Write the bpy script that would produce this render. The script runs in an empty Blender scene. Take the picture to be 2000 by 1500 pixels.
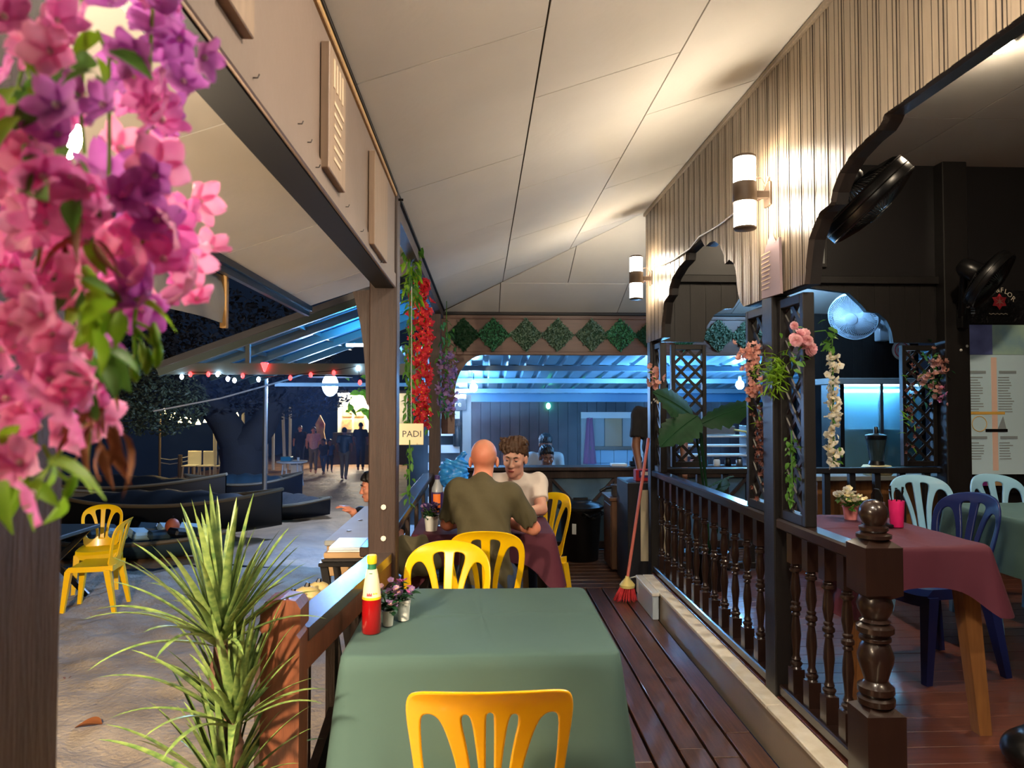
import bpy, bmesh, math, random
import numpy as np
from mathutils import Vector, Matrix, Euler
from math import sin, cos, pi, radians as R
S = bpy.context.scene
C = S.collection

# ---------------------------------------------------------------- camera, world, exposure
CAMZ = 1.5
YAW, PITCH, FPX = math.atan(.04244), math.atan(.0295), 1390.0
cd = bpy.data.cameras.new('camera'); cam = bpy.data.objects.new('camera', cd); C.objects.link(cam)
cam.location = (0, 0, CAMZ); cam.rotation_euler = (pi/2 + PITCH, 0, -YAW)
cd.sensor_width = 36; cd.lens = 36*FPX/2000; cd.clip_start = .05; cd.clip_end = 400
cd.dof.use_dof = True; cd.dof.focus_distance = 4.2; cd.dof.aperture_fstop = 7.0
S.camera = cam
w = bpy.data.worlds.new('night_sky'); S.world = w; w.use_nodes = True
w.node_tree.nodes['Background'].inputs[0].default_value = (.0009, .0016, .0034, 1)
w.node_tree.nodes['Background'].inputs[1].default_value = 1.0
S.view_settings.view_transform = 'Standard'; S.view_settings.look = 'None'
S.view_settings.gamma = 1; S.view_settings.use_curve_mapping = False
S.view_settings.exposure = 2.6
L_SCONCE, L_DOWN, L_KITCHEN, L_BEACH, L_FILL, L_TUBE = 20.0, 170.0, 100.0, 130.0, 1200.0, 60.0

def at(px, py, Y):
    """a point of the place: the sight line through a photo pixel, met at distance Y"""
    ca, sa, cp, sp = cos(YAW), sin(YAW), cos(PITCH), sin(PITCH)
    d = Vector((sa*cp, ca*cp, sp))*FPX + Vector((ca, -sa, 0))*(px-1000) + Vector((-sa*sp, -ca*sp, cp))*(750-py)
    return Vector((0, 0, CAMZ)) + d*(Y/d.y)

# ---------------------------------------------------------------- materials
def srgb(r, g, b):
    f = lambda c: c/12.92 if c <= .04045 else ((c+.055)/1.055)**2.4
    return (f(r/255), f(g/255), f(b/255), 1)
M = {}
def mat(name, col, rough=.5, metal=0, var=0, vscale=8, stretch=(1, 1, 1), bump=0, bscale=40, emit=0, trans=0, alpha=1, coat=0, col2=None, sss=0, spec=None):
    m = bpy.data.materials.new(name); m.use_nodes = True; M[name] = m
    nt = m.node_tree; b = nt.nodes['Principled BSDF']; c = srgb(*col)
    b.inputs['Base Color'].default_value = c; b.inputs['Roughness'].default_value = rough
    b.inputs['Metallic'].default_value = metal
    if trans: b.inputs['Transmission Weight'].default_value = trans
    if alpha < 1: b.inputs['Alpha'].default_value = alpha
    if coat: b.inputs['Coat Weight'].default_value = coat; b.inputs['Coat Roughness'].default_value = .12
    if spec is not None: b.inputs['Specular IOR Level'].default_value = spec
    if sss:
        b.inputs['Subsurface Weight'].default_value = sss; b.inputs['Subsurface Scale'].default_value = .01
    if emit:
        b.inputs['Emission Color'].default_value = c; b.inputs['Emission Strength'].default_value = emit
    if var or bump:
        tc = nt.nodes.new('ShaderNodeTexCoord'); mp = nt.nodes.new('ShaderNodeMapping')
        mp.inputs['Scale'].default_value = stretch
        nt.links.new(tc.outputs['Object'], mp.inputs['Vector'])
    if var:
        n = nt.nodes.new('ShaderNodeTexNoise'); n.inputs['Scale'].default_value = vscale; n.inputs['Detail'].default_value = 5
        oi = nt.nodes.new('ShaderNodeObjectInfo')
        ad = nt.nodes.new('ShaderNodeVectorMath'); ad.operation = 'ADD'
        nt.links.new(mp.outputs[0], ad.inputs[0]); nt.links.new(oi.outputs['Random'], ad.inputs[1])
        nt.links.new(ad.outputs[0], n.inputs['Vector'])
        rp = nt.nodes.new('ShaderNodeValToRGB')
        rp.color_ramp.elements[0].position = .3; rp.color_ramp.elements[1].position = .7
        c2 = srgb(*col2) if col2 else tuple(x*(1-var) for x in c[:3])+(1,)
        rp.color_ramp.elements[0].color = c2; rp.color_ramp.elements[1].color = c
        nt.links.new(n.outputs['Fac'], rp.inputs[0]); nt.links.new(rp.outputs[0], b.inputs['Base Color'])
        if emit: nt.links.new(rp.outputs[0], b.inputs['Emission Color'])
    if bump:
        n2 = nt.nodes.new('ShaderNodeTexNoise'); n2.inputs['Scale'].default_value = bscale; n2.inputs['Detail'].default_value = 4
        nt.links.new(mp.outputs[0], n2.inputs['Vector'])
        bp = nt.nodes.new('ShaderNodeBump'); bp.inputs['Strength'].default_value = bump; bp.inputs['Distance'].default_value = .02
        nt.links.new(n2.outputs['Fac'], bp.inputs['Height']); nt.links.new(bp.outputs[0], b.inputs['Normal'])
    return m
mat('deck_wood', (112, 74, 54), .36, var=.5, vscale=9, stretch=(9, .5, 1), bump=.15, bscale=60, coat=.2)
mat('deck_wood_cross', (108, 74, 56), .36, var=.5, vscale=9, stretch=(.5, 9, 1), bump=.15, bscale=60, coat=.2)
mat('dining_wood', (104, 60, 46), .33, var=.4, vscale=8, stretch=(.5, 9, 1), bump=.08, bscale=50, coat=.3)
mat('under_dark', (10, 8, 7), .9)
mat('cream_paint', (246, 240, 224), .55, var=.25, vscale=14, col2=(222, 212, 188))
mat('taupe_gloss', (176, 164, 146), .3, var=.2, vscale=3, coat=.3)
mat('ceiling_paint', (212, 208, 200), .75, var=.07, vscale=2.5, bump=.05, bscale=25)
mat('seam_dark', (70, 62, 52), .9)
mat('seam_light', (250, 235, 190), .8)
mat('panel_wood', (136, 120, 100), .36, var=.32, vscale=7, stretch=(8, 8, .7), bump=.1, bscale=50)
mat('groove', (40, 30, 24), .8)
mat('black_wood', (30, 27, 26), .45, var=.3, vscale=6, stretch=(6, 6, .8), bump=.06)
mat('black_board', (34, 32, 33), .38, var=.25, vscale=2)
mat('dark_turned', (44, 28, 22), .3, var=.3, vscale=9, stretch=(4, 4, .8), coat=.45)
mat('brown_post', (66, 48, 40), .5, var=.42, vscale=10, stretch=(7, 7, .5), bump=.25, bscale=45)
mat('newel_brown', (112, 64, 40), .42, var=.4, vscale=9, stretch=(7, 7, .5), bump=.12, coat=.15)
mat('fascia_paint', (124, 106, 94), .5, var=.12, vscale=5, bump=.05)
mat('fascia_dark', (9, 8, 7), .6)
mat('batten_wood', (186, 146, 88), .6, var=.25, vscale=9, stretch=(7, 7, .5))
mat('brown_board', (104, 72, 58), .45, var=.25, vscale=7, stretch=(.6, 6, 6))
mat('rail_wood', (70, 56, 52), .25, var=.3, vscale=10, stretch=(7, .5, 7), bump=.08, coat=.6)
mat('canvas', (176, 172, 166), .8, var=.12, vscale=6, bump=.3, bscale=9)
mat('plaque', (150, 126, 104), .55, var=.25, vscale=9, stretch=(6, 6, .5))
mat('plaque_text', (214, 190, 160), .6)
mat('glass_glow', (255, 238, 212), .4, emit=L_SCONCE)
mat('band_bronze', (74, 60, 48), .5, metal=.3)
mat('metal_grey', (150, 150, 150), .35, metal=.8)
mat('metal_dark', (30, 30, 31), .35, metal=.5)
mat('black_plastic', (16, 16, 17), .3)
mat('bin_black', (14, 14, 15), .38, bump=.05)
mat('yellow_plastic', (250, 200, 8), .28, sss=.08, coat=.1)
mat('yellow_plastic_deep', (252, 186, 4), .3, sss=.08, coat=.1)
mat('lightblue_plastic', (142, 192, 222), .32)
mat('blue_plastic', (22, 36, 92), .32)
mat('green_cloth', (68, 96, 90), .85, var=.1, vscale=3, bump=.12, bscale=7)
mat('maroon_cloth', (84, 28, 48), .8, var=.12, vscale=4, bump=.1, bscale=8)
mat('table_wood', (150, 100, 54), .5, var=.35, vscale=8, stretch=(7, 7, .6))
mat('sand', (176, 164, 148), .95, var=.3, vscale=3.5, bump=.8, bscale=30, col2=(140, 128, 114))
mat('water', (4, 12, 26), .12, bump=.25, bscale=3)
mat('skin', (226, 160, 130), .5, sss=.12, var=.12, vscale=7, col2=(214, 128, 100))
mat('skin_fair', (244, 196, 172), .5, sss=.12, var=.1, vscale=7, col2=(236, 168, 144))
mat('skin_dark', (128, 84, 62), .5, sss=.06)
mat('olive_shirt', (86, 80, 56), .9, var=.12, vscale=5, bump=.12, bscale=30)
mat('white_shirt', (232, 222, 212), .9, bump=.1, bscale=30)
mat('black_shirt', (34, 33, 36), .9)
mat('jeans', (52, 70, 102), .9)
mat('khaki', (116, 100, 78), .9)
mat('brown_hair', (82, 56, 36), .6, var=.4, vscale=40, bump=.4, bscale=60)
mat('black_hair', (16, 15, 15), .5, bump=.3, bscale=60)
mat('lip', (176, 84, 76), .5); mat('eye_white', (220, 214, 208), .3); mat('eye_dark', (36, 26, 22), .3)
mat('petal_pink', (246, 158, 218), .6, var=.3, vscale=30, col2=(230, 104, 188))
mat('petal_rose', (250, 180, 216), .6, var=.3, vscale=30, col2=(240, 130, 188))
mat('petal_purple', (216, 132, 212), .6, var=.35, vscale=30, col2=(182, 94, 184))
mat('petal_red', (242, 62, 76), .6, var=.25, vscale=30, sss=.1)
mat('petal_coral', (246, 190, 174), .65, var=.25, vscale=30)
mat('petal_blush', (242, 206, 206), .65, var=.2, vscale=25, col2=(224, 160, 174))
mat('petal_white', (232, 226, 208), .65)
mat('petal_lilac', (176, 140, 190), .65, var=.3, vscale=30)
mat('petal_brown', (120, 74, 64), .8)
mat('leaf_green', (96, 150, 56), .5, var=.3, vscale=20)
mat('leaf_lime', (140, 188, 40), .5, var=.3, vscale=20)
mat('leaf_dark', (20, 62, 34), .6, var=.35, vscale=9, spec=.25)
mat('leaf_ivy', (58, 132, 84), .5, var=.4, vscale=60)
mat('leaf_ivy_grey', (110, 138, 112), .5, var=.5, vscale=60)
mat('leaf_spike', (120, 140, 74), .42, var=.4, vscale=5, stretch=(9, 9, .4), col2=(62, 92, 46))
mat('leaf_brown', (140, 84, 46), .7)
mat('stem_bark', (118, 92, 66), .8, var=.4, vscale=30, bump=.3)
mat('stem_red', (92, 60, 46), .8, var=.4, vscale=40)
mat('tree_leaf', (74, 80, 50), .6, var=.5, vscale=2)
mat('bark_and_shaded_leaf', (34, 30, 28), .9, bump=.3)
mat('bulb_warm', (255, 220, 140), .4, emit=9)
mat('fill_bulb', (255, 240, 220), .4, emit=44)
mat('porch_bulb', (255, 232, 200), .4, emit=110)
mat('passage_bulb', (150, 205, 255), .4, emit=110)
mat('canopy_tube', (60, 170, 255), .4, emit=75)
mat('bulb_red', (255, 40, 40), .4, emit=2.2)
mat('kiosk_fill', (255, 240, 215), .4, emit=70)
mat('bulb_white', (200, 220, 255), .4, emit=9)
mat('bulb_cool', (120, 190, 255), .4, emit=L_KITCHEN)
mat('lamp_cool', (160, 196, 255), .4, emit=L_BEACH)
mat('tube_cool', (200, 224, 255), .4, emit=L_TUBE)
mat('fill_flood_face', (255, 226, 190), .4, emit=L_FILL)
mat('down_face', (255, 232, 200), .4, emit=L_DOWN)
mat('roof_sheet', (150, 186, 206), .4, metal=.2, var=.2, vscale=1)
mat('roof_blue', (96, 170, 216), .35, var=.35, vscale=.7, col2=(60, 130, 190))
mat('steel_beam', (96, 110, 104), .5)
mat('maroon_plank', (66, 34, 38), .6, var=.3, vscale=6, stretch=(6, 6, .6))
mat('navy_plank', (40, 48, 60), .6)
mat('white_paint', (214, 216, 214), .6)
mat('grey_paint', (150, 156, 156), .6, var=.1)
mat('blue_panel', (84, 116, 138), .6, var=.3, vscale=5)
mat('white_plastic', (226, 226, 220), .4)
mat('clear_blue', (186, 204, 220), .35)
mat('orange_ball', (170, 84, 48), .6)
mat('ketchup', (150, 14, 18), .22, coat=.5)
mat('label_cream', (244, 232, 190), .6); mat('label_yellow', (246, 206, 36), .45); mat('label_green', (36, 110, 74), .5)
mat('label_purple', (54, 38, 96), .5); mat('label_orange', (232, 120, 40), .5)
mat('pot_white', (226, 228, 220), .45); mat('pot_pink', (240, 150, 150), .5); mat('hot_pink', (236, 40, 120), .45)
mat('bag_blue', (70, 170, 245), .25, var=.3, vscale=20, col2=(40, 130, 220))
mat('pet_clear', (205, 214, 222), .12, trans=.6)
mat('glass_clear', (225, 235, 235), .05, trans=.92)
mat('glass_cab', (120, 170, 180), .1, trans=.55)
mat('broom_red', (226, 62, 70), .7, var=.3, vscale=40); mat('broom_pink', (226, 124, 112), .4); mat('broom_cream', (240, 222, 140), .5)
mat('cabinet_wood', (110, 76, 52), .5, var=.4, vscale=6, stretch=(7, 7, .5))
mat('fridge_dark', (36, 36, 42), .4); mat('fridge_side', (196, 186, 160), .5)
mat('paper', (226, 226, 222), .8); mat('carton', (170, 140, 100), .8); mat('menu_face', (204, 234, 248), .35)
mat('menu_ink', (146, 160, 168), .6); mat('menu_orange', (236, 190, 90), .5); mat('menu_band', (240, 206, 190), .6)
mat('menu_photo', (120, 136, 206), .5, var=.5, vscale=6, col2=(80, 90, 150)); mat('menu_photo_pale', (176, 208, 186), .5, var=.4, vscale=6, col2=(130, 170, 190)); mat('purple_tag', (120, 40, 120), .5)
mat('foil_black', (20, 20, 22), .25, bump=1.0, bscale=22)
mat('logo_red', (214, 60, 74), .5); mat('logo_cream', (220, 210, 190), .6)
mat('plum_cloth', (140, 60, 120), .8); mat('gourd', (196, 178, 120), .5, var=.3, vscale=9)
mat('tarp_teal', (40, 60, 70), .5); mat('tarp_light', (150, 180, 190), .5); mat('teal_box', (30, 130, 160), .4)
mat('boat_dark', (9, 11, 15), .5); mat('boat_rim', (96, 82, 60), .6); mat('rope_white', (200, 205, 210), .8)
mat('blender_body', (232, 222, 170), .4); mat('smoke_glass', (70, 90, 96), .15, trans=.5)
mat('espresso', (170, 172, 176), .25, metal=.7); mat('hose_yellow', (214, 200, 120), .5)
mat('red_box', (190, 40, 50), .45); mat('green_glow', (90, 255, 190), .5, emit=6)
mat('shop_wall', (228, 226, 210), .7, var=.3, vscale=2, col2=(206, 196, 160)); mat('shop_poster', (230, 196, 120), .7, var=.5, vscale=4, col2=(180, 90, 60))
mat('wet_path', (160, 122, 86), .6, var=.5, vscale=2.2, bump=.8, bscale=9)

def translucent(name, w=.45):
    nt = M[name].node_tree; b = nt.nodes['Principled BSDF']; tr = nt.nodes.new('ShaderNodeBsdfTranslucent'); mx = nt.nodes.new('ShaderNodeMixShader'); mx.inputs[0].default_value = w
    tr.inputs['Color'].default_value = b.inputs['Base Color'].default_value
    if b.inputs['Base Color'].links: nt.links.new(b.inputs['Base Color'].links[0].from_socket, tr.inputs['Color'])
    nt.links.new(b.outputs[0], mx.inputs[1]); nt.links.new(tr.outputs[0], mx.inputs[2]); nt.links.new(mx.outputs[0], nt.nodes['Material Output'].inputs['Surface'])
for n_ in ('petal_pink', 'petal_rose', 'petal_purple', 'petal_red', 'petal_coral', 'petal_blush', 'petal_white', 'petal_lilac', 'leaf_green', 'leaf_lime'): translucent(n_)
# ---------------------------------------------------------------- mesh building
class MB:
    def __init__(s): s.v, s.f, s.m = [], [], []
    def add(s, vs, fs, mi=0):
        o = len(s.v); s.v += [tuple(p) for p in vs]; s.f += [tuple(i+o for i in f) for f in fs]; s.m += [mi]*len(fs); return s
    def box(s, x0, x1, y0, y1, z0, z1, mi=0):
        return s.hexa([(x0, y0, z0), (x1, y0, z0), (x1, y1, z0), (x0, y1, z0), (x0, y0, z1), (x1, y0, z1), (x1, y1, z1), (x0, y1, z1)], mi)
    def hexa(s, p, mi=0):
        return s.add(p, [(3, 2, 1, 0), (4, 5, 6, 7), (0, 1, 5, 4), (1, 2, 6, 5), (2, 3, 7, 6), (3, 0, 4, 7)], mi)
    def cbox(s, x0, x1, y0, y1, z0, z1, c=.004, mi=0):
        """box with chamfered edges"""
        vs, fs = [], []
        X, Y, Z = (x0, x1), (y0, y1), (z0, z1)
        idx = {}
        for i in (0, 1):
            for j in (0, 1):
                for k in (0, 1):
                    sx, sy, sz = (1, -1)[i]*c, (1, -1)[j]*c, (1, -1)[k]*c
                    for a, d in enumerate(((0, sy, sz), (sx, 0, sz), (sx, sy, 0))):
                        idx[i, j, k, a] = len(vs); vs.append((X[i]+d[0], Y[j]+d[1], Z[k]+d[2]))
        for i in (0, 1):
            f = [idx[i, 0, 0, 0], idx[i, 1, 0, 0], idx[i, 1, 1, 0], idx[i, 0, 1, 0]]; fs.append(f if i else f[::-1])
            f = [idx[0, i, 0, 1], idx[1, i, 0, 1], idx[1, i, 1, 1], idx[0, i, 1, 1]]; fs.append(f[::-1] if i else f)
            f = [idx[0, 0, i, 2], idx[1, 0, i, 2], idx[1, 1, i, 2], idx[0, 1, i, 2]]; fs.append(f if i else f[::-1])
        for i in (0, 1):
            for j in (0, 1):
                fs.append([idx[i, j, 0, 0], idx[i, j, 1, 0], idx[i, j, 1, 1], idx[i, j, 0, 1]])
                fs.append([idx[i, 0, j, 0], idx[i, 1, j, 0], idx[i, 1, j, 2], idx[i, 0, j, 2]])
                fs.append([idx[0, i, j, 1], idx[1, i, j, 1], idx[1, i, j, 2], idx[0, i, j, 2]])
                for k in (0, 1): fs.append([idx[i, j, k, 0], idx[i, j, k, 1], idx[i, j, k, 2]])
        return s.add(vs, fs, mi)
    def tube(s, pts, r, n=8, mi=0, cap=True):
        pts = [Vector(p) for p in pts]; k = len(pts)
        rs = r if isinstance(r, (list, tuple)) else [r]*k
        vs, fs = [], []
        ref = None
        for i, p in enumerate(pts):
            t = (pts[min(i+1, k-1)]-pts[max(i-1, 0)])
            t = t.normalized() if t.length > 1e-9 else Vector((0, 0, 1))
            if ref is None:
                ref = Vector((1, 0, 0)) if abs(t.x) < .8 else Vector((0, 1, 0))
            a = (ref - t*ref.dot(t)).normalized(); b = t.cross(a); ref = a
            for j in range(n):
                q = 2*pi*j/n; vs.append(p + (a*cos(q)+b*sin(q))*rs[i])
        for i in range(k-1):
            for j in range(n):
                j2 = (j+1) % n; fs.append((i*n+j, i*n+j2, (i+1)*n+j2, (i+1)*n+j))
        if cap: fs += [tuple(range(n))[::-1], tuple((k-1)*n+j for j in range(n))]
        return s.add(vs, fs, mi)
    def lathe(s, prof, n=16, o=(0, 0, 0), mi=0, ax='z', cap=True):
        vs, fs = [], []
        for r, z in prof:
            for j in range(n):
                q = 2*pi*j/n; x, y = r*cos(q), r*sin(q)
                p = (x, y, z) if ax == 'z' else ((x, z, y) if ax == 'y' else (z, x, y))
                vs.append((p[0]+o[0], p[1]+o[1], p[2]+o[2]))
        k = len(prof)
        for i in range(k-1):
            for j in range(n):
                j2 = (j+1) % n; fs.append((i*n+j, i*n+j2, (i+1)*n+j2, (i+1)*n+j))
        if cap: fs += [tuple(range(n))[::-1], tuple((k-1)*n+j for j in range(n))]
        return s.add(vs, fs, mi)
    def ell(s, c, r, n=10, m=7, mi=0):
        prof = [(max(sin(pi*i/m), .001), -cos(pi*i/m)) for i in range(m+1)]
        t = MB().lathe(prof, n)
        return s.add([(c[0]+p[0]*r[0], c[1]+p[1]*r[1], c[2]+p[2]*r[2]) for p in t.v], t.f, mi)
    def grid(s, fn, nu, nv, mi=0):
        vs = [fn(i/nu, j/nv) for j in range(nv+1) for i in range(nu+1)]
        return s.add(vs, [(j*(nu+1)+i, j*(nu+1)+i+1, (j+1)*(nu+1)+i+1, (j+1)*(nu+1)+i) for j in range(nv) for i in range(nu)], mi)
    def prism(s, poly, d, mi=0):
        """poly: 3-D outline (planar), d: extrusion vector"""
        n = len(poly); d = Vector(d); a = [Vector(p) for p in poly]
        return s.add(a+[p+d for p in a], [tuple(range(n))[::-1], tuple(range(n, 2*n))]+[(i, (i+1) % n, n+(i+1) % n, n+i) for i in range(n)], mi)
    def bar(s, p, q, w, h, up=(0, 0, 1), mi=0):
        p, q = Vector(p), Vector(q); t = (q-p).normalized(); u = Vector(up); a = t.cross(u)
        if a.length < 1e-6: a = t.cross(Vector((1, 0, 0)))
        a.normalize(); u = a.cross(t); a, u = a*w/2, u*h/2
        return s.hexa([p-a-u, p+a-u, q+a-u, q-a-u, p-a+u, p+a+u, q+a+u, q-a+u], mi)
    def xf(s, mtx):
        s.v = [tuple(mtx @ Vector(p)) for p in s.v]; return s
    def mesh(s, name, mats, smooth=False):
        me = bpy.data.meshes.new(name); me.from_pydata(s.v, [], s.f)
        for m in (mats if isinstance(mats, (list, tuple)) else [mats]): me.materials.append(M[m])
        if any(s.m): me.polygons.foreach_set('material_index', s.m)
        if smooth: me.polygons.foreach_set('use_smooth', [True]*len(me.polygons))
        bm = bmesh.new(); bm.from_mesh(me); bmesh.ops.recalc_face_normals(bm, faces=bm.faces); bm.to_mesh(me); bm.free()
        if smooth:
            try: me.set_sharp_from_angle(angle=R(50 if smooth is True else smooth))
            except Exception: pass
        return me
    def build(s, name, mats, parent=None, smooth=False, loc=(0, 0, 0)):
        return place(s.mesh(name, mats, smooth), name, parent, loc)

def place(me, name, parent=None, loc=(0, 0, 0), rot=(0, 0, 0), scale=(1, 1, 1)):
    o = bpy.data.objects.new(name, me); C.objects.link(o)
    o.location = loc; o.rotation_euler = rot; o.scale = scale if isinstance(scale, (tuple, list)) else (scale,)*3
    if parent: o.parent = parent
    return o
def tag(o, label, cat, group=None):
    o['label'] = label; o['category'] = cat
    if group: o['group'] = group
    return o
def thing(name, label, cat, loc=(0, 0, 0), rz=0, group=None):
    o = bpy.data.objects.new(name, None); C.objects.link(o); o.location = loc; o.rotation_euler = (0, 0, rz); o.empty_display_size = .05
    return tag(o, label, cat, group)
def struct(o, label=None):
    o['kind'] = 'structure'
    if label: o['label'] = label
    return o
def stuff(o): o['kind'] = 'stuff'; return o
def copy_tree(o, loc, rz=0, label=None):
    c = o.copy(); C.objects.link(c); c.location = loc; c.rotation_euler = (0, 0, rz)
    if label: c['label'] = label
    for ch in o.children:
        d = ch.copy(); C.objects.link(d); d.parent = c
        for g in ch.children:
            e = g.copy(); C.objects.link(e); e.parent = d
    return c
def outline_mesh(name, loops, mats, thick=.01, bevel=0, res=1):
    """flat board from 2-D loops (first outer, others holes), lying in local XY, thickness +-thick/2 in Z"""
    cu = bpy.data.curves.new(name, 'CURVE'); cu.dimensions = '2D'; cu.fill_mode = 'BOTH'
    cu.extrude = max(thick/2-bevel, 0); cu.bevel_depth = bevel; cu.bevel_resolution = res
    if bevel: cu.offset = -bevel
    for lp in loops:
        sp = cu.splines.new('POLY'); sp.points.add(len(lp)-1); sp.use_cyclic_u = True
        for p, q in zip(sp.points, lp): p.co = (q[0], q[1], 0, 1)
    ob = bpy.data.objects.new(name, cu); C.objects.link(ob)
    dg = bpy.context.evaluated_depsgraph_get(); me = bpy.data.meshes.new_from_object(ob.evaluated_get(dg))
    bpy.data.objects.remove(ob); bpy.data.curves.remove(cu); me.name = name
    me.materials.clear()
    for m in (mats if isinstance(mats, (list, tuple)) else [mats]): me.materials.append(M[m])
    return me
def text_mesh(name, txt, size, m, thick=.001):
    cu = bpy.data.curves.new(name, 'FONT'); cu.body = txt; cu.size = size; cu.extrude = thick/2; cu.align_x = 'CENTER'; cu.align_y = 'CENTER'; cu.resolution_u = 2
    ob = bpy.data.objects.new(name, cu); C.objects.link(ob)
    dg = bpy.context.evaluated_depsgraph_get(); me = bpy.data.meshes.new_from_object(ob.evaluated_get(dg))
    bpy.data.objects.remove(ob); bpy.data.curves.remove(cu); me.materials.clear(); me.materials.append(M[m]); me.name = name
    return me
def warp(me, fn):
    for v in me.vertices: v.co = fn(v.co)
    me.update(); return me
def slice_mesh(me, axis, cuts):
    bm = bmesh.new(); bm.from_mesh(me)
    no = Vector((0, 0, 0)); no[axis] = 1
    for c in cuts:
        co = Vector((0, 0, 0)); co[axis] = c
        bmesh.ops.bisect_plane(bm, geom=bm.verts[:]+bm.edges[:]+bm.faces[:], plane_co=co, plane_no=no)
    bmesh.ops.triangulate(bm, faces=[f for f in bm.faces if len(f.verts) > 4])
    bm.to_mesh(me); bm.free(); me.update(); return me
def lerp_tab(tab, x):
    return float(np.interp(x, [t[0] for t in tab], [t[1] for t in tab]))

# --- soft solids: smooth union of rounded cones and ellipsoids, skinned by surface nets
def soft(prims, h=.008, k=.02, cut=None, ripple=None, pad=.03):
    lo = np.full(3, 9e9); hi = -lo
    for p in prims:
        if p[0] == 'c':
            for q, r in ((p[1], p[3]), (p[2], p[4])): lo = np.minimum(lo, np.array(q)-r); hi = np.maximum(hi, np.array(q)+r)
        elif p[0] == 'e': r = max(p[2]); lo = np.minimum(lo, np.array(p[1])-r); hi = np.maximum(hi, np.array(p[1])+r)
    lo -= pad; hi += pad
    ax = [np.arange(lo[i], hi[i]+h, h) for i in range(3)]
    PF = np.stack(np.meshgrid(*ax, indexing='ij'), -1)
    DF = np.full(PF.shape[:3], .25)
    for p in prims:
        kk = k
        if p[0] == 'c':
            if len(p) > 5: kk = p[5]
            a, b = np.array(p[1], float), np.array(p[2], float); m_ = max(p[3], p[4])+kk+3*h
            l0, l1 = np.minimum(a, b)-m_, np.maximum(a, b)+m_
        else:
            if len(p) > 4: kk = p[4]
            a = np.array(p[1], float); m_ = max(p[2])+kk+3*h; l0, l1 = a-m_, a+m_
        sx = tuple(slice(max(int((l0[i]-lo[i])/h), 0), max(int((l1[i]-lo[i])/h)+2, 0)) for i in range(3))
        P = PF[sx]; D = DF[sx]
        if p[0] == 'c':
            ab = b-a; L = max(float(ab@ab), 1e-9)
            t = np.clip(((P-a)@ab)/L, 0, 1)
            d = np.linalg.norm(P-a-t[..., None]*ab, axis=-1) - (p[3]+(p[4]-p[3])*t)
            if len(p) > 6 and p[6]: d = np.maximum(d, (P-b)@(ab/math.sqrt(L)))
        else:
            q = P-a
            if len(p) > 3 and p[3] is not None: q = q @ np.array(Euler(p[3]).to_matrix())
            r = np.array(p[2], float); k0 = np.linalg.norm(q/r, axis=-1); k1 = np.linalg.norm(q/(r*r), axis=-1)
            d = k0*(k0-1)/np.maximum(k1, 1e-6)
        if p[0] == 'e' and len(p) > 5 and p[5]:
            hh = np.maximum(kk-np.abs(-d-D), 0)/kk; DF[sx] = np.maximum(D, -d)+hh*hh*kk*.25
        else:
            hh = np.maximum(kk-np.abs(d-D), 0)/kk; DF[sx] = np.minimum(d, D)-hh*hh*kk*.25
    P, D = PF, DF
    if ripple is not None: D = D + ripple(P)
    if cut is not None: D = np.maximum(D, cut(P))
    s = D < 0; n = D.shape
    sl = lambda A, o: A[o[0]:n[0]-1+o[0], o[1]:n[1]-1+o[1], o[2]:n[2]-1+o[2]]
    cnt = np.zeros([x-1 for x in n]); acc = np.zeros([x-1 for x in n]+[3])
    corners = [(i, j, l) for i in (0, 1) for j in (0, 1) for l in (0, 1)]
    for c0 in corners:
        for axx in range(3):
            if c0[axx]: continue
            c1 = list(c0); c1[axx] = 1
            d0, d1 = sl(D, c0), sl(D, c1); x = (d0 < 0) != (d1 < 0)
            t = np.where(x, d0/np.where(x, d0-d1, 1), 0)
            for b in range(3): acc[..., b] += np.where(x, c0[b]+(t if b == axx else 0), 0)
            cnt += x
    act = cnt > 0; ids = np.full(act.shape, -1, dtype=np.int64); ids[act] = np.arange(act.sum())
    ci = np.argwhere(act); V = lo + (ci + acc[act]/cnt[act][:, None])*h
    F = []
    for axx in range(3):
        a, b = [(1, 2), (2, 0), (0, 1)][axx]
        s0 = np.moveaxis(s, axx, 0)
        x = np.moveaxis(s0[:-1] != s0[1:], 0, axx)
        I = np.argwhere(x); I = I[(I[:, a] > 0) & (I[:, b] > 0) & (I[:, a] < n[a]-1) & (I[:, b] < n[b]-1)]
        if not len(I): continue
        fl = s[tuple(I.T)]
        def cell(da, db):
            J = I.copy(); J[:, a] -= da; J[:, b] -= db; return ids[tuple(J.T)]
        q = np.stack([cell(1, 1), cell(0, 1), cell(0, 0), cell(1, 0)], 1)
        q[~fl] = q[~fl][:, ::-1]; F.append(q)
    F = np.concatenate(F); F = F[(F >= 0).all(1)]
    return V, F
def soft_mesh(name, parts, mats):
    """parts: list of (V,F) or (V,F,material index) joined in one smooth mesh"""
    vs, fs, mi, o = [], [], [], 0
    for p in parts:
        vs += p[0].tolist(); fs += (p[1]+o).tolist(); mi += [p[2] if len(p) > 2 else 0]*len(p[1]); o += len(p[0])
    me = bpy.data.meshes.new(name); me.from_pydata(vs, [], fs)
    for m in (mats if isinstance(mats, (list, tuple)) else [mats]): me.materials.append(M[m])
    me.polygons.foreach_set('material_index', mi); me.polygons.foreach_set('use_smooth', [True]*len(fs)); me.update()
    return me
rnd = random.Random(7)

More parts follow.
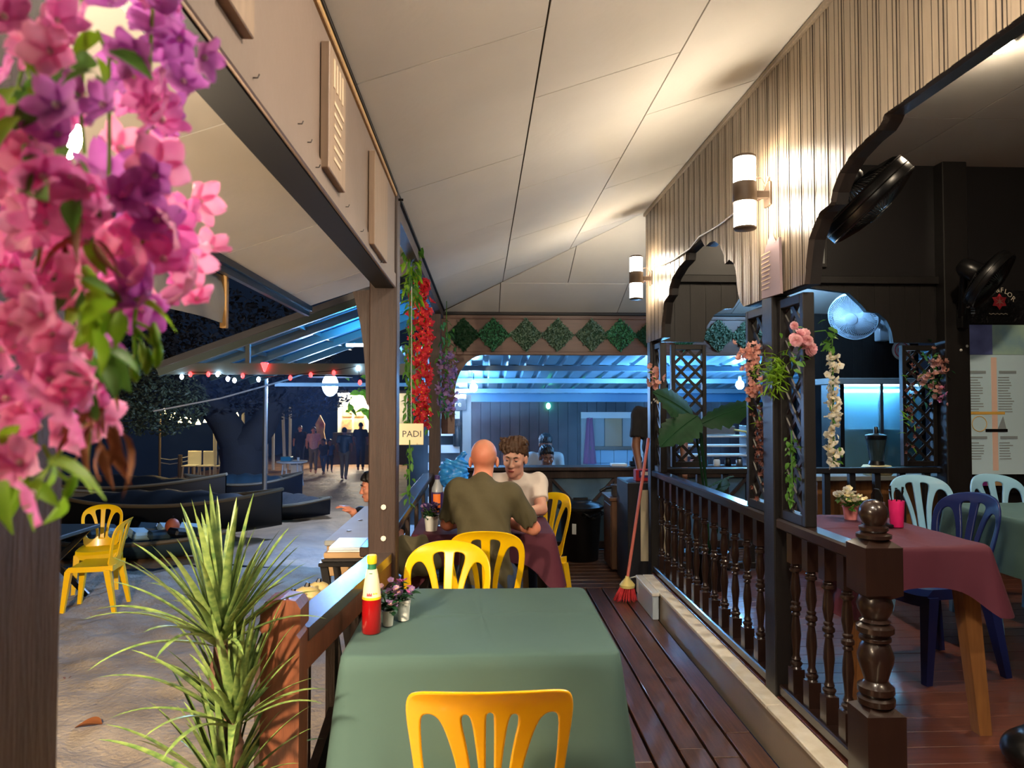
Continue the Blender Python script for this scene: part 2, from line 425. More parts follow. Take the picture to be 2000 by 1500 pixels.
# ================================================================ THE SETTING
def clip(poly, a, b, c):
    """keep a*x+b*y<=c"""
    out = []
    for i, p in enumerate(poly):
        q = poly[(i+1) % len(poly)]; dp, dq = a*p[0]+b*p[1]-c, a*q[0]+b*q[1]-c
        if dp <= 0: out.append(p)
        if (dp < 0 < dq) or (dq < 0 < dp):
            t = dp/(dp-dq); out.append((p[0]+(q[0]-p[0])*t, p[1]+(q[1]-p[1])*t))
    return out
# --- deck
deck = struct(MB().box(-.62, 1.25, -1.2, 7.42, -.44, -.045).box(1.25, 4.6, 5.6, 7.42, -.44, -.045).build('floor', 'under_dark'), 'dark underside of the raised timber deck')
pitch = .128
for i in range(15):
    x = 1.245-(i+1)*pitch
    cuts = [-1.1, .2+rnd.random()*1.6, 2.9+rnd.random()*2.4, 5.86]
    for a, b in zip(cuts, cuts[1:]):
        MB().cbox(x, x+pitch-.013, a+.002, b-.002, -.03, rnd.uniform(-.002, .001), .003).build('plank', 'deck_wood', deck)
for i in range(12):
    y = 5.87+i*.128
    MB().cbox(-.6, 1.9+rnd.random()*.4, y, y+.116, -.03, 0, .003).build('plank', 'deck_wood_cross', deck)
    MB().cbox(2.3, 4.55, y, y+.116, -.03, 0, .003).build('plank', 'deck_wood_cross', deck)
# --- kerb between deck and dining floor
kerb = struct(MB().box(1.25, 1.33, -1.1, 5.5, -.02, .168).build('trim_1', 'taupe_gloss'), 'glossy taupe kerb along the edge of the deck')
for a, b in ((-1.1, 1.9), (1.903, 3.1), (3.103, 5.5)): MB().cbox(1.243, 1.326, a, b, .168, .19, .004).build('capping_board', 'cream_paint', kerb)
# --- dining floor
din = struct(MB().box(1.33, 5.6, -1.1, 5.6, -.02, .165).build('floor_dining', 'under_dark'), 'dark underlay of the raised dining floor')
for i in range(46):
    y = -.2+i*.126
    MB().cbox(1.33, 5.58, y, y+.1235, .165, .19, .002).build('plank', 'dining_wood', din)
# --- deck ceiling: two slopes meeting on a hip
slope = .337
zc = lambda x: 1.5+1.121+slope*x
zb = lambda y: 2.47+.353*(7.4-y)
def panel(poly, zf, name='ceiling_panel', m='ceiling_paint', parent=None, t=.01, up=0):
    if len(poly) < 3: return
    MB().prism([(x, y, zf(x, y)+up) for x, y in poly], (0, 0, t)).build(name, m, parent)
hipc = 1+.988; hip = lambda x: 5.7+(1.33-x)*.988
def inset(p, g=.0035): # rectangle x0,x1,y0,y1
    return [(p[0]+g, p[2]+g), (p[1]-g, p[2]+g), (p[1]-g, p[3]-g), (p[0]+g, p[3]-g)]
base = MB()
base.prism([(-.40, -2.2, zc(-.40)), (1.36, -2.2, zc(1.36)), (1.36, 5.67, zc(1.36)), (-.40, 7.41, zc(-.40))], (0, 0, .02))
base.prism([(-.40, 7.41, zb(7.41)), (1.36, 5.67, zb(5.67)), (4.6, 5.67, zb(5.67)), (4.6, 7.41, zb(7.41))], (0, 0, .02))
ceil = struct(base.build('ceiling', 'seam_dark'), 'backing of the sloped ceiling over the deck')
ceil.location.z = .012
cols = [(-.39, .2, [-2.2, -1.4, -.18, 1.0, 2.19, 3.33, 4.5, 5.7, 7.5]), (.2, .777, [-2.2, -.9, .3, 1.5, 2.72, 3.9, 5.1, 6.3, 7.5]), (.777, 1.335, [-2.2, -1.5, -.3, .9, 2.1, 3.33, 4.5, 5.7, 7.5])]
for x0, x1, ys in cols:
    for a, b in zip(ys, ys[1:]):
        poly = clip(inset((x0, x1, a, b)), .988, 1, 5.7+1.33*.988-.003)
        panel(poly, lambda x, y: zc(x), parent=ceil)
for y0, y1, xs in ((6.82, 7.4, [-.6, .18, 1.42, 2.64, 3.86, 4.6]), (5.68, 6.82, [-.6, .83, 2.05, 3.27, 4.6])):
    for a, b in zip(xs, xs[1:]):
        poly = clip(inset((a, b, y0, y1)), -.988, -1, -(5.7+1.33*.988)-.003)
        panel(poly, lambda x, y: zb(y), parent=ceil)
for c in ceil.children: c.location.z = -.012
# --- dining ceiling
dc = struct(MB().box(1.4, 5.6, -1.2, 5.62, 3.455, 3.48).build('ceiling_dining', 'seam_dark'), 'backing of the flat ceiling over the dining room')
for a, b in zip([1.4, 2.06, 3.28, 4.5, 5.6], [2.06, 3.28, 4.5, 5.6]):
    for c, d in zip([-1.2, .97, 2.19, 3.41, 4.63], [.97, 2.19, 3.41, 4.63, 5.6]):
        MB().box(a+.004, b-.004, c+.004, d-.004, 3.44, 3.455).build('ceiling_panel', 'ceiling_paint', dc)
# --- porch ceiling outside the beam
zp = lambda x: 1.5+1.15+.337*x
pc = struct(MB().prism([(-1.25, -1.5, zp(-1.25)), (-.44, -1.5, zp(-.44)), (-.44, 5.2, zp(-.44)), (-1.25, 5.2, zp(-1.25))], (0, 0, .03)).build('ceiling_porch', 'seam_light', loc=(0, 0, .008)), 'backing of the sloped porch ceiling outside the beam')
for a, b in zip([-1.5, -.24, .99, 2.21, 3.45, 4.68], [-.24, .99, 2.21, 3.45, 4.68, 5.2]):
    panel([(-1.25, a+.004), (-.44, a+.004), (-.44, b-.004), (-1.25, b-.004)], lambda x, y: zp(x)-.02, 'ceiling_panel', 'ceiling_paint', pc, .012)
gut = struct(MB().box(-1.31, -1.24, -1.5, 5.25, 2.185, 2.235).box(-1.29, -1.26, -1.5, 5.25, 2.15, 2.185).build('trim_2', 'metal_dark'), 'dark gutter along the edge of the porch ceiling')
# --- beam with taupe fascia
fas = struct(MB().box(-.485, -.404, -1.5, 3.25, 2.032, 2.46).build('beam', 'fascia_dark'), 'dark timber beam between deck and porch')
MB().cbox(-.404, -.398, -1.5, 3.25, 2.10, 2.455, .002).build('fascia_board', 'fascia_paint', fas)
MB().cbox(-.404, -.392, -1.5, 3.25, 2.034, 2.10, .003).build('lower_batten', 'fascia_paint', fas)
MB().cbox(-.404, -.388, -1.5, 3.25, 2.455, 2.472, .003).build('upper_batten', 'batten_wood', fas)
for k, (py, pz) in enumerate(((1.22, 2.06), (1.52, 2.10), (1.6, 2.09), (1.68, 2.06), (2.05, 2.07), (2.3, 2.06), (2.75, 2.05))):
    MB().tube([(-.393, py, pz), (-.384, py, pz), (-.382, py+.002, pz+.007)], .0013, 5).build('hook', 'metal_dark', fas)
struct(MB().box(-.46, -.40, 3.36, 7.4, 2.40, 2.475).build('trim_3', 'brown_post'), 'brown timber beam from post to back fascia')
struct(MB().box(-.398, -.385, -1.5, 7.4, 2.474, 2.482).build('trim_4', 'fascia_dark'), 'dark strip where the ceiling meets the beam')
# --- panelled wall with carved arches (planks cut along the bottom)
ARCH = sorted([(5.75, 2.0), (5.22, 2.0), (5.205, 2.1), (5.135, 2.25), (5.05, 2.275), (5.0, 2.284), (4.99, 2.33), (4.917, 2.384), (4.75, 2.43), (4.58, 2.45), (4.57, 2.494), (4.4, 2.505), (4.25, 2.51), (4.17, 2.445), (4.08, 2.45), (4.0, 2.44), (3.917, 2.40), (3.86, 2.345), (3.838, 2.318), (3.833, 2.272), (3.76, 2.283), (3.70, 2.255), (3.654, 2.178), (3.638, 2.09), (3.60, 2.03), (3.56, 2.0),
               (2.873, 2.0), (2.853, 2.087), (2.827, 2.173), (2.763, 2.241), (2.727, 2.261), (2.65, 2.268), (2.633, 2.309), (2.578, 2.364), (2.505, 2.399), (2.407, 2.421), (2.325, 2.428), (2.291, 2.445), (2.274, 2.462), (-1.2, 2.462)])
def plank_wall(name, label, u0, u1, pw, tab, ztop, face, back, axis, mats, groove=.006, coarse=False):
    """vertical tongue-and-groove planks on a backing; axis 'y' runs the wall along Y (face looks to -X), 'x' along X (face looks to -Y)"""
    P = (lambda d, u, z: (d, u, z)) if axis == 'y' else (lambda d, u, z: (u, d, z))
    us = np.arange(u0, u1+1e-6, .02).tolist()
    us = sorted(set(us+[t[0] for t in tab if u0 < t[0] < u1]))
    bk = MB(); mid = face+(back-face)*.35
    for a, b in zip(us, us[1:]):
        za, zb_ = lerp_tab(tab, a), lerp_tab(tab, b)
        bk.hexa([P(mid, a, za), P(back, a, za), P(back, b, zb_), P(mid, b, zb_), P(mid, a, ztop), P(back, a, ztop), P(back, b, ztop), P(mid, b, ztop)])
    root = struct(bk.build(name, mats[1]), label)
    prof = [(0, 1), (.02, 1), (.02, 0), (.26, 0), (.26, 1), (.29, 1), (.29, 0), (.55, 0), (.55, 1), (.58, 1), (.58, .25), (.68, .25), (.68, 1), (.71, 1), (.71, .25), (.81, .25), (.81, 1), (.84, 1), (.84, 0), (.98, 0), (.98, 1), (1, 1)]
    if coarse: prof = [(0, 1), (.04, 1), (.04, 0), (.96, 0), (.96, 1), (1, 1)]
    u = u0
    while u < u1-1e-6:
        q = MB(); vs = []; e = min(pw, u1-u)
        pts = []
        for t, g in prof:
            uu = u+t*e
            if pts and uu-pts[-1][0] > .012:
                n = int((uu-pts[-1][0])/.012)
                p0 = pts[-1][0]
                for k in range(1, n+1): pts.append((p0+(uu-p0)*k/(n+1), g if abs(g-pts[-1][1]) < 1e-6 else pts[-1][1]))
            pts.append((uu, g))
        n = len(pts)
        for uu, g in pts:
            zz = lerp_tab(tab, uu); dd = face+g*groove*(1 if back > face else -1)
            vs += [P(dd, uu, zz), P(dd, uu, ztop), P(mid, uu, zz)]
        fs = []; mi = []
        for i in range(n-1):
            a, b = 3*i, 3*i+3; fs += [(a, b, b+1, a+1), (a, a+2, b+2, b)]; dk = int(len(mats) > 2 and pts[i][1]+pts[i+1][1] > .9); mi += [dk, int(len(mats) > 2)]
        q.add(vs, fs); q.m = mi; q.build('plank', [mats[0], mats[2]] if len(mats) > 2 else mats[0], root); u += pw
    return root
wr = plank_wall('wall_right', 'grooved timber wall with carved arches beside the deck', -1.0, 5.7, .115, ARCH, 3.07, 1.33, 1.40, 'y', ('panel_wood', 'black_wood', 'groove'), .009)
struct(MB().cbox(1.315, 1.34, -1.0, 5.72, 3.035, 3.062, .004).build('trim_5', 'panel_wood'), 'timber moulding along the top of the grooved wall')
struct(MB().box(1.36, 1.40, -1.0, 5.7, 3.07, 3.45).build('wall_right_upper', 'black_board'), 'dark wall above the grooved planks on the dining side')
# --- dining back partition with its own arch
PA = [(1.40, 2.0), (1.76, 2.0), (1.79, 2.13), (1.85, 2.22), (1.93, 2.265), (2.0, 2.27), (2.02, 2.30), (2.05, 2.35), (2.15, 2.41), (2.3, 2.44), (2.54, 2.45), (2.7, 2.43), (2.94, 2.40), (3.05, 2.30), (3.09, 2.25), (3.18, 2.24), (3.25, 2.18), (3.29, 2.10), (3.30, 2.0), (3.70, 2.0)]
wp = plank_wall('wall_dining_back', 'black plank partition with a carved arch behind the dining room', 1.40, 3.70, .125, PA, 2.47, 5.57, 5.62, 'x', ('black_wood', 'black_wood'), .004, True)
struct(MB().cbox(1.40, 3.68, 5.53, 5.60, 2.47, 2.53, .004).build('trim_6', 'black_wood'), 'black rail across the dining partition')
struct(MB().box(1.40, 5.6, 5.575, 5.62, 2.53, 3.45).build('wall_dining_upper', 'black_board'), 'glossy black boards above the dining partition')
struct(MB().cbox(3.66, 3.86, 5.46, 5.60, .19, 3.44, .006).build('trim_7', 'black_wood'), 'black square post of the dining partition')
struct(MB().box(3.86, 5.6, 5.575, 5.62, .19, 2.53).build('wall_menu', 'black_board'), 'dark wall behind the menu board')
struct(MB().box(5.6, 5.66, -1.1, 5.62, .19, 3.45).build('wall_dining_far', 'black_board'), 'dark side wall of the dining room')
struct(MB().cbox(3.86, 5.6, 5.55, 5.58, 2.33, 2.37, .004).build('trim_8', 'batten_wood'), 'pale batten on the wall above the menu')
# --- back fascia and counter
bf = struct(MB().box(-.42, 4.6, 7.40, 7.45, 2.02, 2.47).build('wall_back', 'brown_board'), 'brown board fascia across the back of the deck')
MB().cbox(-.42, 4.6, 7.375, 7.40, 2.435, 2.465, .005).build('upper_moulding', 'fascia_dark', bf)
MB().cbox(-.42, 4.6, 7.385, 7.40, 2.395, 2.412, .004).build('moulding', 'brown_board', bf)
MB().cbox(-.42, 4.6, 7.38, 7.40, 2.02, 2.055, .005).build('lower_moulding', 'brown_board', bf)
crn = [(-.42, 7.41, 2.02), (.02, 7.41, 2.02)]+[(.02-.30*sin(a), 7.41, 1.6+.42*cos(a)) for a in [pi/2*k/12 for k in range(1, 13)]]+[(-.28, 7.41, 1.2), (-.42, 7.41, 1.2)]
MB().prism(crn, (0, .03, 0)).build('arched_corner', 'brown_board', bf)
cs = struct(MB().box(-.42, 4.4, 7.40, 7.43, 0, .80).build('wall_counter', 'blue_panel'), 'blue boarded front of the back counter')
MB().cbox(-.42, 4.4, 7.33, 7.62, .82, .858, .006).build('counter_top', 'brown_post', cs)
MB().cbox(-.42, 4.4, 7.37, 7.40, .74, .815, .005).build('upper_rail', 'brown_post', cs)
MB().cbox(-.42, 4.4, 7.37, 7.40, .02, .09, .005).build('lower_rail', 'brown_post', cs)
for x in (.0, .70, 1.405, 2.11, 2.8, 3.5, 4.2):
    MB().cbox(x-.032, x+.032, 7.365, 7.40, .09, .74, .004).build('stud', 'brown_post', cs)
    MB().bar((x+.03, 7.385, .73), (x+.32, 7.385, .42), .028, .05, (0, 1, 0)).build('brace', 'brown_post', cs)
    MB().bar((x-.03, 7.385, .73), (x-.32, 7.385, .42), .028, .05, (0, 1, 0)).build('brace', 'brown_post', cs)

# ================================================================ POSTS AND RAILS
def post(name, label, x0, x1, y0, y1, z0, z1, m, grp=None):
    t = thing(name, label, 'post', ((x0+x1)/2, (y0+y1)/2, z0), 0, grp); w_, d_ = (x1-x0)/2, (y1-y0)/2
    MB().cbox(-w_, w_, -d_, d_, 0, z1-z0, .005).build('shaft', m, t); return t
t = post('timber_post', 'dark timber post behind the hanging pink flowers', -.515, -.405, .60, .712, -.45, 2.032, 'brown_post')
t = post('timber_post', 'brown timber post with two pale spots and a curved bracket under the beam', -.512, -.387, 3.25, 3.37, -.45, 2.50, 'brown_post')
for z in (1.04, .90): MB().lathe([(.012, 0), (.012, .008), (.005, .011)], 8, ax='y').build('pale_spot', 'cream_paint', t, loc=(.008, -.071, z+.45))  # two small cream discs on the post face
br = [(-.512, 3.28, 2.03), (-.512, 3.28, 1.50), (-.525, 3.28, 1.50)]+[(-.53-.035*(1-cos(a)) - .03*(a/1.5)**3, 3.28, 1.52+.50*a/1.5) for a in [1.5*k/10 for k in range(11)]]
MB().prism([(x+.4495, y-3.31, z+.45) for x, y, z in br], (0, .06, 0)).build('bracket', 'brown_post', t)
MB().tube([(.06, -.02, 2.90), (.085, -.02, 2.90)], .006, 6).build('hook', 'metal_dark', t)
post('timber_post', 'brown timber post at the far corner behind the purple garland', -.515, -.405, 7.0, 7.11, -.45, 2.40, 'brown_post')
t = post('timber_post', 'black timber post between lattice brackets with pink roses', 1.325, 1.415, 3.19, 3.31, .17, 2.0, 'black_wood')
t = post('timber_post', 'black timber post where the broom leans at the end of the balustrade', 1.325, 1.415, 5.55, 5.65, -.03, 2.0, 'black_wood')
# low newel of the outer rail
nw = thing('newel_post', 'low reddish brown newel post with rounded top beside the spiky plant', 'post', (-.575, 2.13, -.45))
prof = [(-.055, 0), (.055, 0), (.055, 1.28), (.045, 1.292), (.057, 1.305), (.057, 1.365), (.042, 1.388), (0, 1.394), (-.042, 1.388), (-.057, 1.365), (-.057, 1.305), (-.045, 1.292), (-.055, 1.28)]
MB().prism([(x, -.05, z) for x, z in prof], (0, .10, 0)).build('shaft', 'newel_brown', nw)
rail = thing('deck_rail', 'glossy brown handrail sloping back from the low newel to the timber post', 'railing', (-.575, 2.18, .8))
a, b = Vector((.01, 0, .015)), Vector((.125, 1.08, .015))
MB().bar(a, b, .10, .04).build('handrail', 'rail_wood', rail)
MB().bar(a+Vector((.03, 0, -.06)), b+Vector((.03, 0, -.06)), .03, .09).build('apron', 'newel_brown', rail)
MB().bar(a+Vector((0, 0, -.68)), b+Vector((0, 0, -.68)), .04, .08).build('bottom_rail', 'brown_post', rail)
MB().bar(a+Vector((.0, 0.02, -.62)), b+Vector((-.0, -.3, -.12)), .03, .07).build('brace', 'brown_post', rail)
MB().bar(a+Vector((.1, .9, -.66)), a+Vector((.1, .9, -.08)), .04, .07, (0, 1, 0)).build('upright', 'brown_post', rail)
for kk in (.35, .62): MB().bar(a+(b-a)*kk+Vector((0, 0, -.66)), a+(b-a)*kk+Vector((0, 0, -.08)), .03, .06, (0, 1, 0)).build('upright', 'brown_post', rail)
rail = thing('deck_rail', 'grey weathered handrail beyond the timber post, beside the maroon table', 'railing', (-.52, 3.37, 0))
MB().cbox(-.05, .05, 0, 3.63, .79, .836, .006).build('handrail', 'rail_wood', rail)
MB().cbox(-.03, .0, 0, 3.63, .70, .79, .004).build('apron', 'brown_post', rail)
MB().cbox(-.03, .0, 0, 3.63, .05, .13, .004).build('bottom_rail', 'brown_post', rail)
for k in range(5): MB().cbox(-.03, .0, .4+k*.7, .47+k*.7, .13, .70, .004).build('upright', 'brown_post', rail)

# turned balusters
def turned(h, s=.052, n=14):
    b = MB(); q = s/2; k = h
    b.box(-q, q, -q, q, 0, .155*k).box(-q, q, -q, q, .80*k, k)
    pr = [(.9, .155), (.72, .165), (.98, .18), (.98, .19), (.62, .2), (.8, .212), (.62, .225), (.52, .24), (.66, .30), (.84, .36), (.72, .42), (.56, .46), (.5, .475), (.74, .482), (.74, .492), (.6, .5), (.92, .512), (.92, .53), (.6, .542), (.74, .55), (.74, .56), (.5, .567), (.6, .58), (.86, .63), (.74, .69), (.56, .735), (.66, .745), (.95, .752), (.95, .765), (.66, .772), (.8, .782), (.66, .79), (.9, .80)]
    b.lathe([(r*q*1.0, z*k) for r, z in pr], n); return b
def balustrade(label, y0, y1, x, z0, zr, ys):
    t = thing('balustrade', label, 'balustrade', (x, (y0+y1)/2, z0)); ym = (y0+y1)/2
    MB().cbox(-.042, .042, y0-ym+.002, y1-ym-.002, zr-z0-.05, zr-z0, .008).build('handrail', 'dark_turned', t)
    MB().cbox(-.035, .03, y0-ym, y1-ym, .01, .055, .006).build('bottom_rail', 'dark_turned', t)
    me = turned(zr-.045-z0-.05).mesh('baluster', 'dark_turned', 40)
    for y in ys: place(me, 'baluster', t, (.005, y-ym, .052))
    return t
balustrade('dark balustrade with twelve turned balusters between two black posts', 3.31, 5.55, 1.372, .19, .99, [3.49+.1755*i for i in range(12)])
balustrade('short dark balustrade with four turned balusters next to the ball-topped newel', 2.545, 3.19, 1.372, .19, .99, [2.65+.148*i for i in range(4)])
nw = thing('newel_post', 'thick turned newel post with a ball on top ending the balustrade', 'post', (1.385, 2.475, .17))
def blk(nm, z0, z1, q):
    b = MB(); c = .018
    b.hexa([(-q, -q, z0+c), (q, -q, z0+c), (q, q, z0+c), (-q, q, z0+c), (-q, -q, z1-c), (q, -q, z1-c), (q, q, z1-c), (-q, q, z1-c)])
    for za, zb_ in ((z0+c, z0-.004), (z1-c, z1+.004)):
        b.add([(-q, -q, za), (q, -q, za), (q, q, za), (-q, q, za)]+[(.05*cos(pi/4+k*pi/2+pi), .05*sin(pi/4+k*pi/2+pi), zb_) for k in range(4)], [(0, 1, 5, 4), (1, 2, 6, 5), (2, 3, 7, 6), (3, 0, 4, 7), (4, 5, 6, 7)])
    b.build(nm, 'dark_turned', nw)
blk('base_block', -.0, .28, .068); blk('cap_block', .655, .855, .066)
MB().lathe([(.045, .275), (.06, .285), (.062, .305), (.05, .315), (.06, .325), (.06, .345), (.044, .355), (.038, .365), (.058, .43), (.06, .45), (.05, .485), (.04, .5), (.052, .505), (.052, .515), (.045, .522), (.062, .535), (.062, .553), (.045, .565), (.052, .572), (.04, .58), (.056, .61), (.06, .63), (.052, .655), (.05, .66)], 24).build('turned_shaft', 'dark_turned', nw, 35)
MB().lathe([(.04, .855), (.058, .863), (.058, .875), (.04, .882), (.048, .89), (.048, .9), (.032, .906), (.036, .913), (.047, .935), (.049, .95), (.044, .97), (.03, .987), (.012, .995), (.002, .996)], 24).build('ball_finial', 'dark_turned', nw, 35)

# lattice brackets (each slat a part)
def lattice(label, w, h, fw=.032, cell=.082, sw=.022, loc=(0, 0, 0), rz=0, m='black_wood', grp=None):
    t = thing('lattice_panel', label, 'lattice', loc, rz, grp)
    MB().cbox(-w/2, -w/2+fw, -.025, .025, 0, h, .003).build('stile', m, t)
    MB().cbox(w/2-fw, w/2, -.025, .025, 0, h, .003).build('stile', m, t)
    MB().cbox(-w/2+fw, w/2-fw, -.025, .025, 0, fw*1.3, .003).build('bottom_rail', m, t)
    MB().cbox(-w/2+fw, w/2-fw, -.025, .025, h-fw*1.3, h, .003).build('top_rail', m, t)
    x0, x1, z0, z1 = -w/2+fw-.006, w/2-fw+.006, fw*1.3-.006, h-fw*1.3+.006
    stp = cell*1.414
    for sgn, yy in ((1, .004), (-1, -.004)):
        c = -6*stp
        while c < h+6*stp:
            hw = sw*.707
            poly = [(x0, sgn*x0+c-hw), (x1, sgn*x1+c-hw), (x1, sgn*x1+c+hw), (x0, sgn*x0+c+hw)]
            poly = clip(clip(poly, 0, 1, z1), 0, -1, -z0)
            if len(poly) > 2: MB().prism([(px, yy-.004, pz) for px, pz in poly], (0, .008, 0)).build('slat', m, t)
            c += stp
    return t
lattice('black lattice bracket with dried brown flowers beside the post', .26, .985, loc=(1.372, 3.447, .99), rz=pi/2)
lattice('black lattice bracket standing on the rail above the short balustrade', .26, .985, loc=(1.372, 3.055, .99), rz=pi/2)
lattice('narrow black lattice bracket at the end post by the orange flowers', .22, .985, loc=(1.372, 5.435, .99), rz=pi/2)
lattice('black lattice panel of the partition behind the large monstera leaves', .28, .97, loc=(1.64, 5.595, 1.01))
lattice('black lattice panel of the partition with a peach flower spray', .28, .97, loc=(3.515, 5.595, 1.01))
# partition rail
t = thing('balustrade', 'black square-baluster rail under the dining partition arch', 'balustrade', (2.55, 5.595, .19))
MB().cbox(-1.13, 1.11, -.05, .05, .765, .81, .006).build('handrail', 'black_wood', t)
MB().cbox(-1.13, 1.11, -.03, .03, .02, .07, .006).build('bottom_rail', 'black_wood', t)
me = MB().cbox(-.024, .024, -.024, .024, .07, .765, .003).mesh('baluster', 'black_wood')
for i in range(11): place(me, 'baluster', t, (-1.03+i*.205, 0, 0))

# ================================================================ LAMPS
def sconce(y, z, label):
    t = thing('wall_sconce', label, 'wall lamp', (1.33, y, z))
    MB().cbox(-.012, 0, .04-.035, .04+.035, -.05, .06, .003).build('backplate', 'band_bronze', t)
    MB().cbox(-.09, -.01, -.012+.02, .012+.02, -.02, .015, .003).build('arm', 'band_bronze', t)
    MB().lathe([(.053, -.045), (.054, -.044), (.054, .044), (.053, .045)], 24, (-.13, 0, 0)).build('band', 'band_bronze', t, True)
    for s in (1, -1):
        g = MB().lathe([(.047, s*.045), (.049, s*.05), (.049, s*.155), (.045, s*.16)], 24, (-.13, 0, 0)).build('glass', 'glass_glow', t, True)
        MB().lathe([(.050, s*.158), (.051, s*.166), (.047, s*.170)], 24, (-.13, 0, 0)).build('rim', 'band_bronze', t, True)
    MB().tube([(-.10, .03, .055), (-.07, .05, .085), (-.03, .06, .09), (-.01, .055, .05), (-.03, .06, -.01), (-.07, .045, -.03)], .0035, 5).build('wire', 'stem_red', t)
sconce(3.18, 2.47, 'lit bronze up-and-down sconce beside the pointed plaque on the grooved wall')
sconce(5.47, 2.49, 'lit bronze up-and-down sconce at the far end of the grooved wall')
sconce(.80, 2.47, 'lit bronze sconce on the grooved wall above the near end of the kerb')
cb = [at(1500, 345, 3.2), at(1480, 372, 3.25), at(1440, 400, 3.5), at(1395, 440, 3.9), at(1360, 462, 4.25), at(1340, 485, 4.45), at(1315, 505, 4.8), at(1290, 518, 5.15), at(1268, 520, 5.42)]
for p in cb: p.x = 1.322
tag(MB().tube(cb, .006, 6).build('power_cable', 'panel_wood', None, True), 'thin cable draped along the grooved wall between two sconces', 'cable')
def downlight(x, y, label, grp='ceiling downlights'):
    t = thing('downlight', label, 'ceiling lamp', (x, y, 3.44), 0, grp)
    MB().lathe([(.08, 0), (.08, -.02), (.07, -.05), (.062, -.05)], 20).build('housing', 'white_plastic', t, True)
    MB().lathe([(.062, -.045), (.06, -.06), (.04, -.075), (.005, -.08)], 20).build('bulb', 'down_face', t, True)
downlight(2.72, 3.58, 'glowing downlight on the flat grey ceiling over the dining tables')
downlight(2.72, 1.0, 'glowing downlight on the flat dining ceiling nearer the entrance')
t = thing('fill_flood', 'small fill flood added under the porch gutter to brighten the sand', 'fill_flood', (-1.275, .2, 2.02))  # added fill, out of view, to brighten the sand beside the deck
MB().cbox(-.11, .11, -.03, .03, -.09, .07, .008).build('housing', 'metal_dark', t)
MB().box(-.10, .10, .03, .034, -.08, .06).build('lens', 'fill_flood_face', t)
for c in t.children: c.rotation_euler = (R(-36), 0, R(72))
MB().tube([(0, -.01, .07), (0, 0, .14)], .01, 8).build('bracket', 'metal_dark', t)

p = at(112, 262, 1.15); t = thing('porch_lamp', 'white porch bulb in a holder hidden behind the pink flowers', 'lamp', p)
MB().ell((0, 0, 0), (.035, .035, .042), 16, 10).build('bulb', 'porch_bulb', t, True); MB().lathe([(.018, .04), (.018, .085), (.012, .09)], 10).build('holder', 'white_plastic', t)
MB().tube([(0, 0, .08), (0, 0, zp(p.x)-.02-p.z)], .006, 6).build('cord', 'metal_dark', t)
p = Vector((.62, 1.40, zc(.62))); t = thing('fill_dome', 'unseen white dome added on the deck ceiling to brighten the deck and green table', 'ceiling lamp', p)  # added ceiling fill above the view, for ambient light on the deck
MB().lathe([(.13, 0), (.13, -.02), (.12, -.025)], 24).build('base', 'white_plastic', t); MB().lathe([(.118, -.02), (.112, -.05), (.085, -.08), (.04, -.095), (.001, -.098)], 24).build('dome', 'fill_bulb', t, True)
p = Vector((2.95, 6.45, 2.62)); t = thing('bare_bulb', 'bare bulb under the back ceiling between partition and fascia', 'bulb', p)
MB().ell((0, 0, 0), (.045, .045, .05), 16, 10).build('bulb', 'passage_bulb', t, True); MB().lathe([(.018, .045), (.018, .09), (.012, .1)], 10).build('socket', 'white_plastic', t)
MB().tube([(0, 0, .09), (0, 0, zb(6.45)-.01-p.z)], .006, 6).build('cord', 'metal_dark', t)
# ================================================================ CHAIRS
def chaikin(p, n=2):
    for _ in range(n):
        q = []
        for i in range(len(p)):
            a, b = p[i], p[(i+1) % len(p)]
            q += [(a[0]*.75+b[0]*.25, a[1]*.75+b[1]*.25), (a[0]*.25+b[0]*.75, a[1]*.25+b[1]*.75)]
        p = q
    return p
mir = lambda p: [(-x, z) for x, z in p][::-1]
OUT_A = [(-.165, .40), (-.172, .55), (-.186, .68), (-.199, .78), (-.193, .825), (-.165, .842), (-.08, .85), (0, .852)]
OUT_B = [(-.165, .40), (-.178, .55), (-.20, .66), (-.203, .745), (-.185, .80), (-.14, .838), (-.07, .856), (0, .86)]
HOLE_A = [[(-.140, .50), (-.158, .64), (-.163, .75), (-.158, .782), (-.132, .785), (-.112, .765), (-.09, .70), (-.072, .62), (-.062, .50)], [(-.048, .50), (-.040, .60), (-.052, .70), (-.068, .775), (-.060, .792), (-.044, .785), (-.032, .70), (-.022, .60), (-.024, .50)], [(-.009, .50), (-.010, .78), (-.006, .795), (.006, .795), (.010, .78), (.009, .50)]]
HOLE_B = [[(-.138, .50), (-.160, .62), (-.172, .70), (-.168, .748), (-.145, .772), (-.115, .765), (-.085, .70), (-.062, .60), (-.055, .50)], [(-.030, .50), (-.036, .62), (-.058, .72), (-.078, .785), (-.068, .806), (-.030, .812), (-.022, .80), (-.020, .50)]]
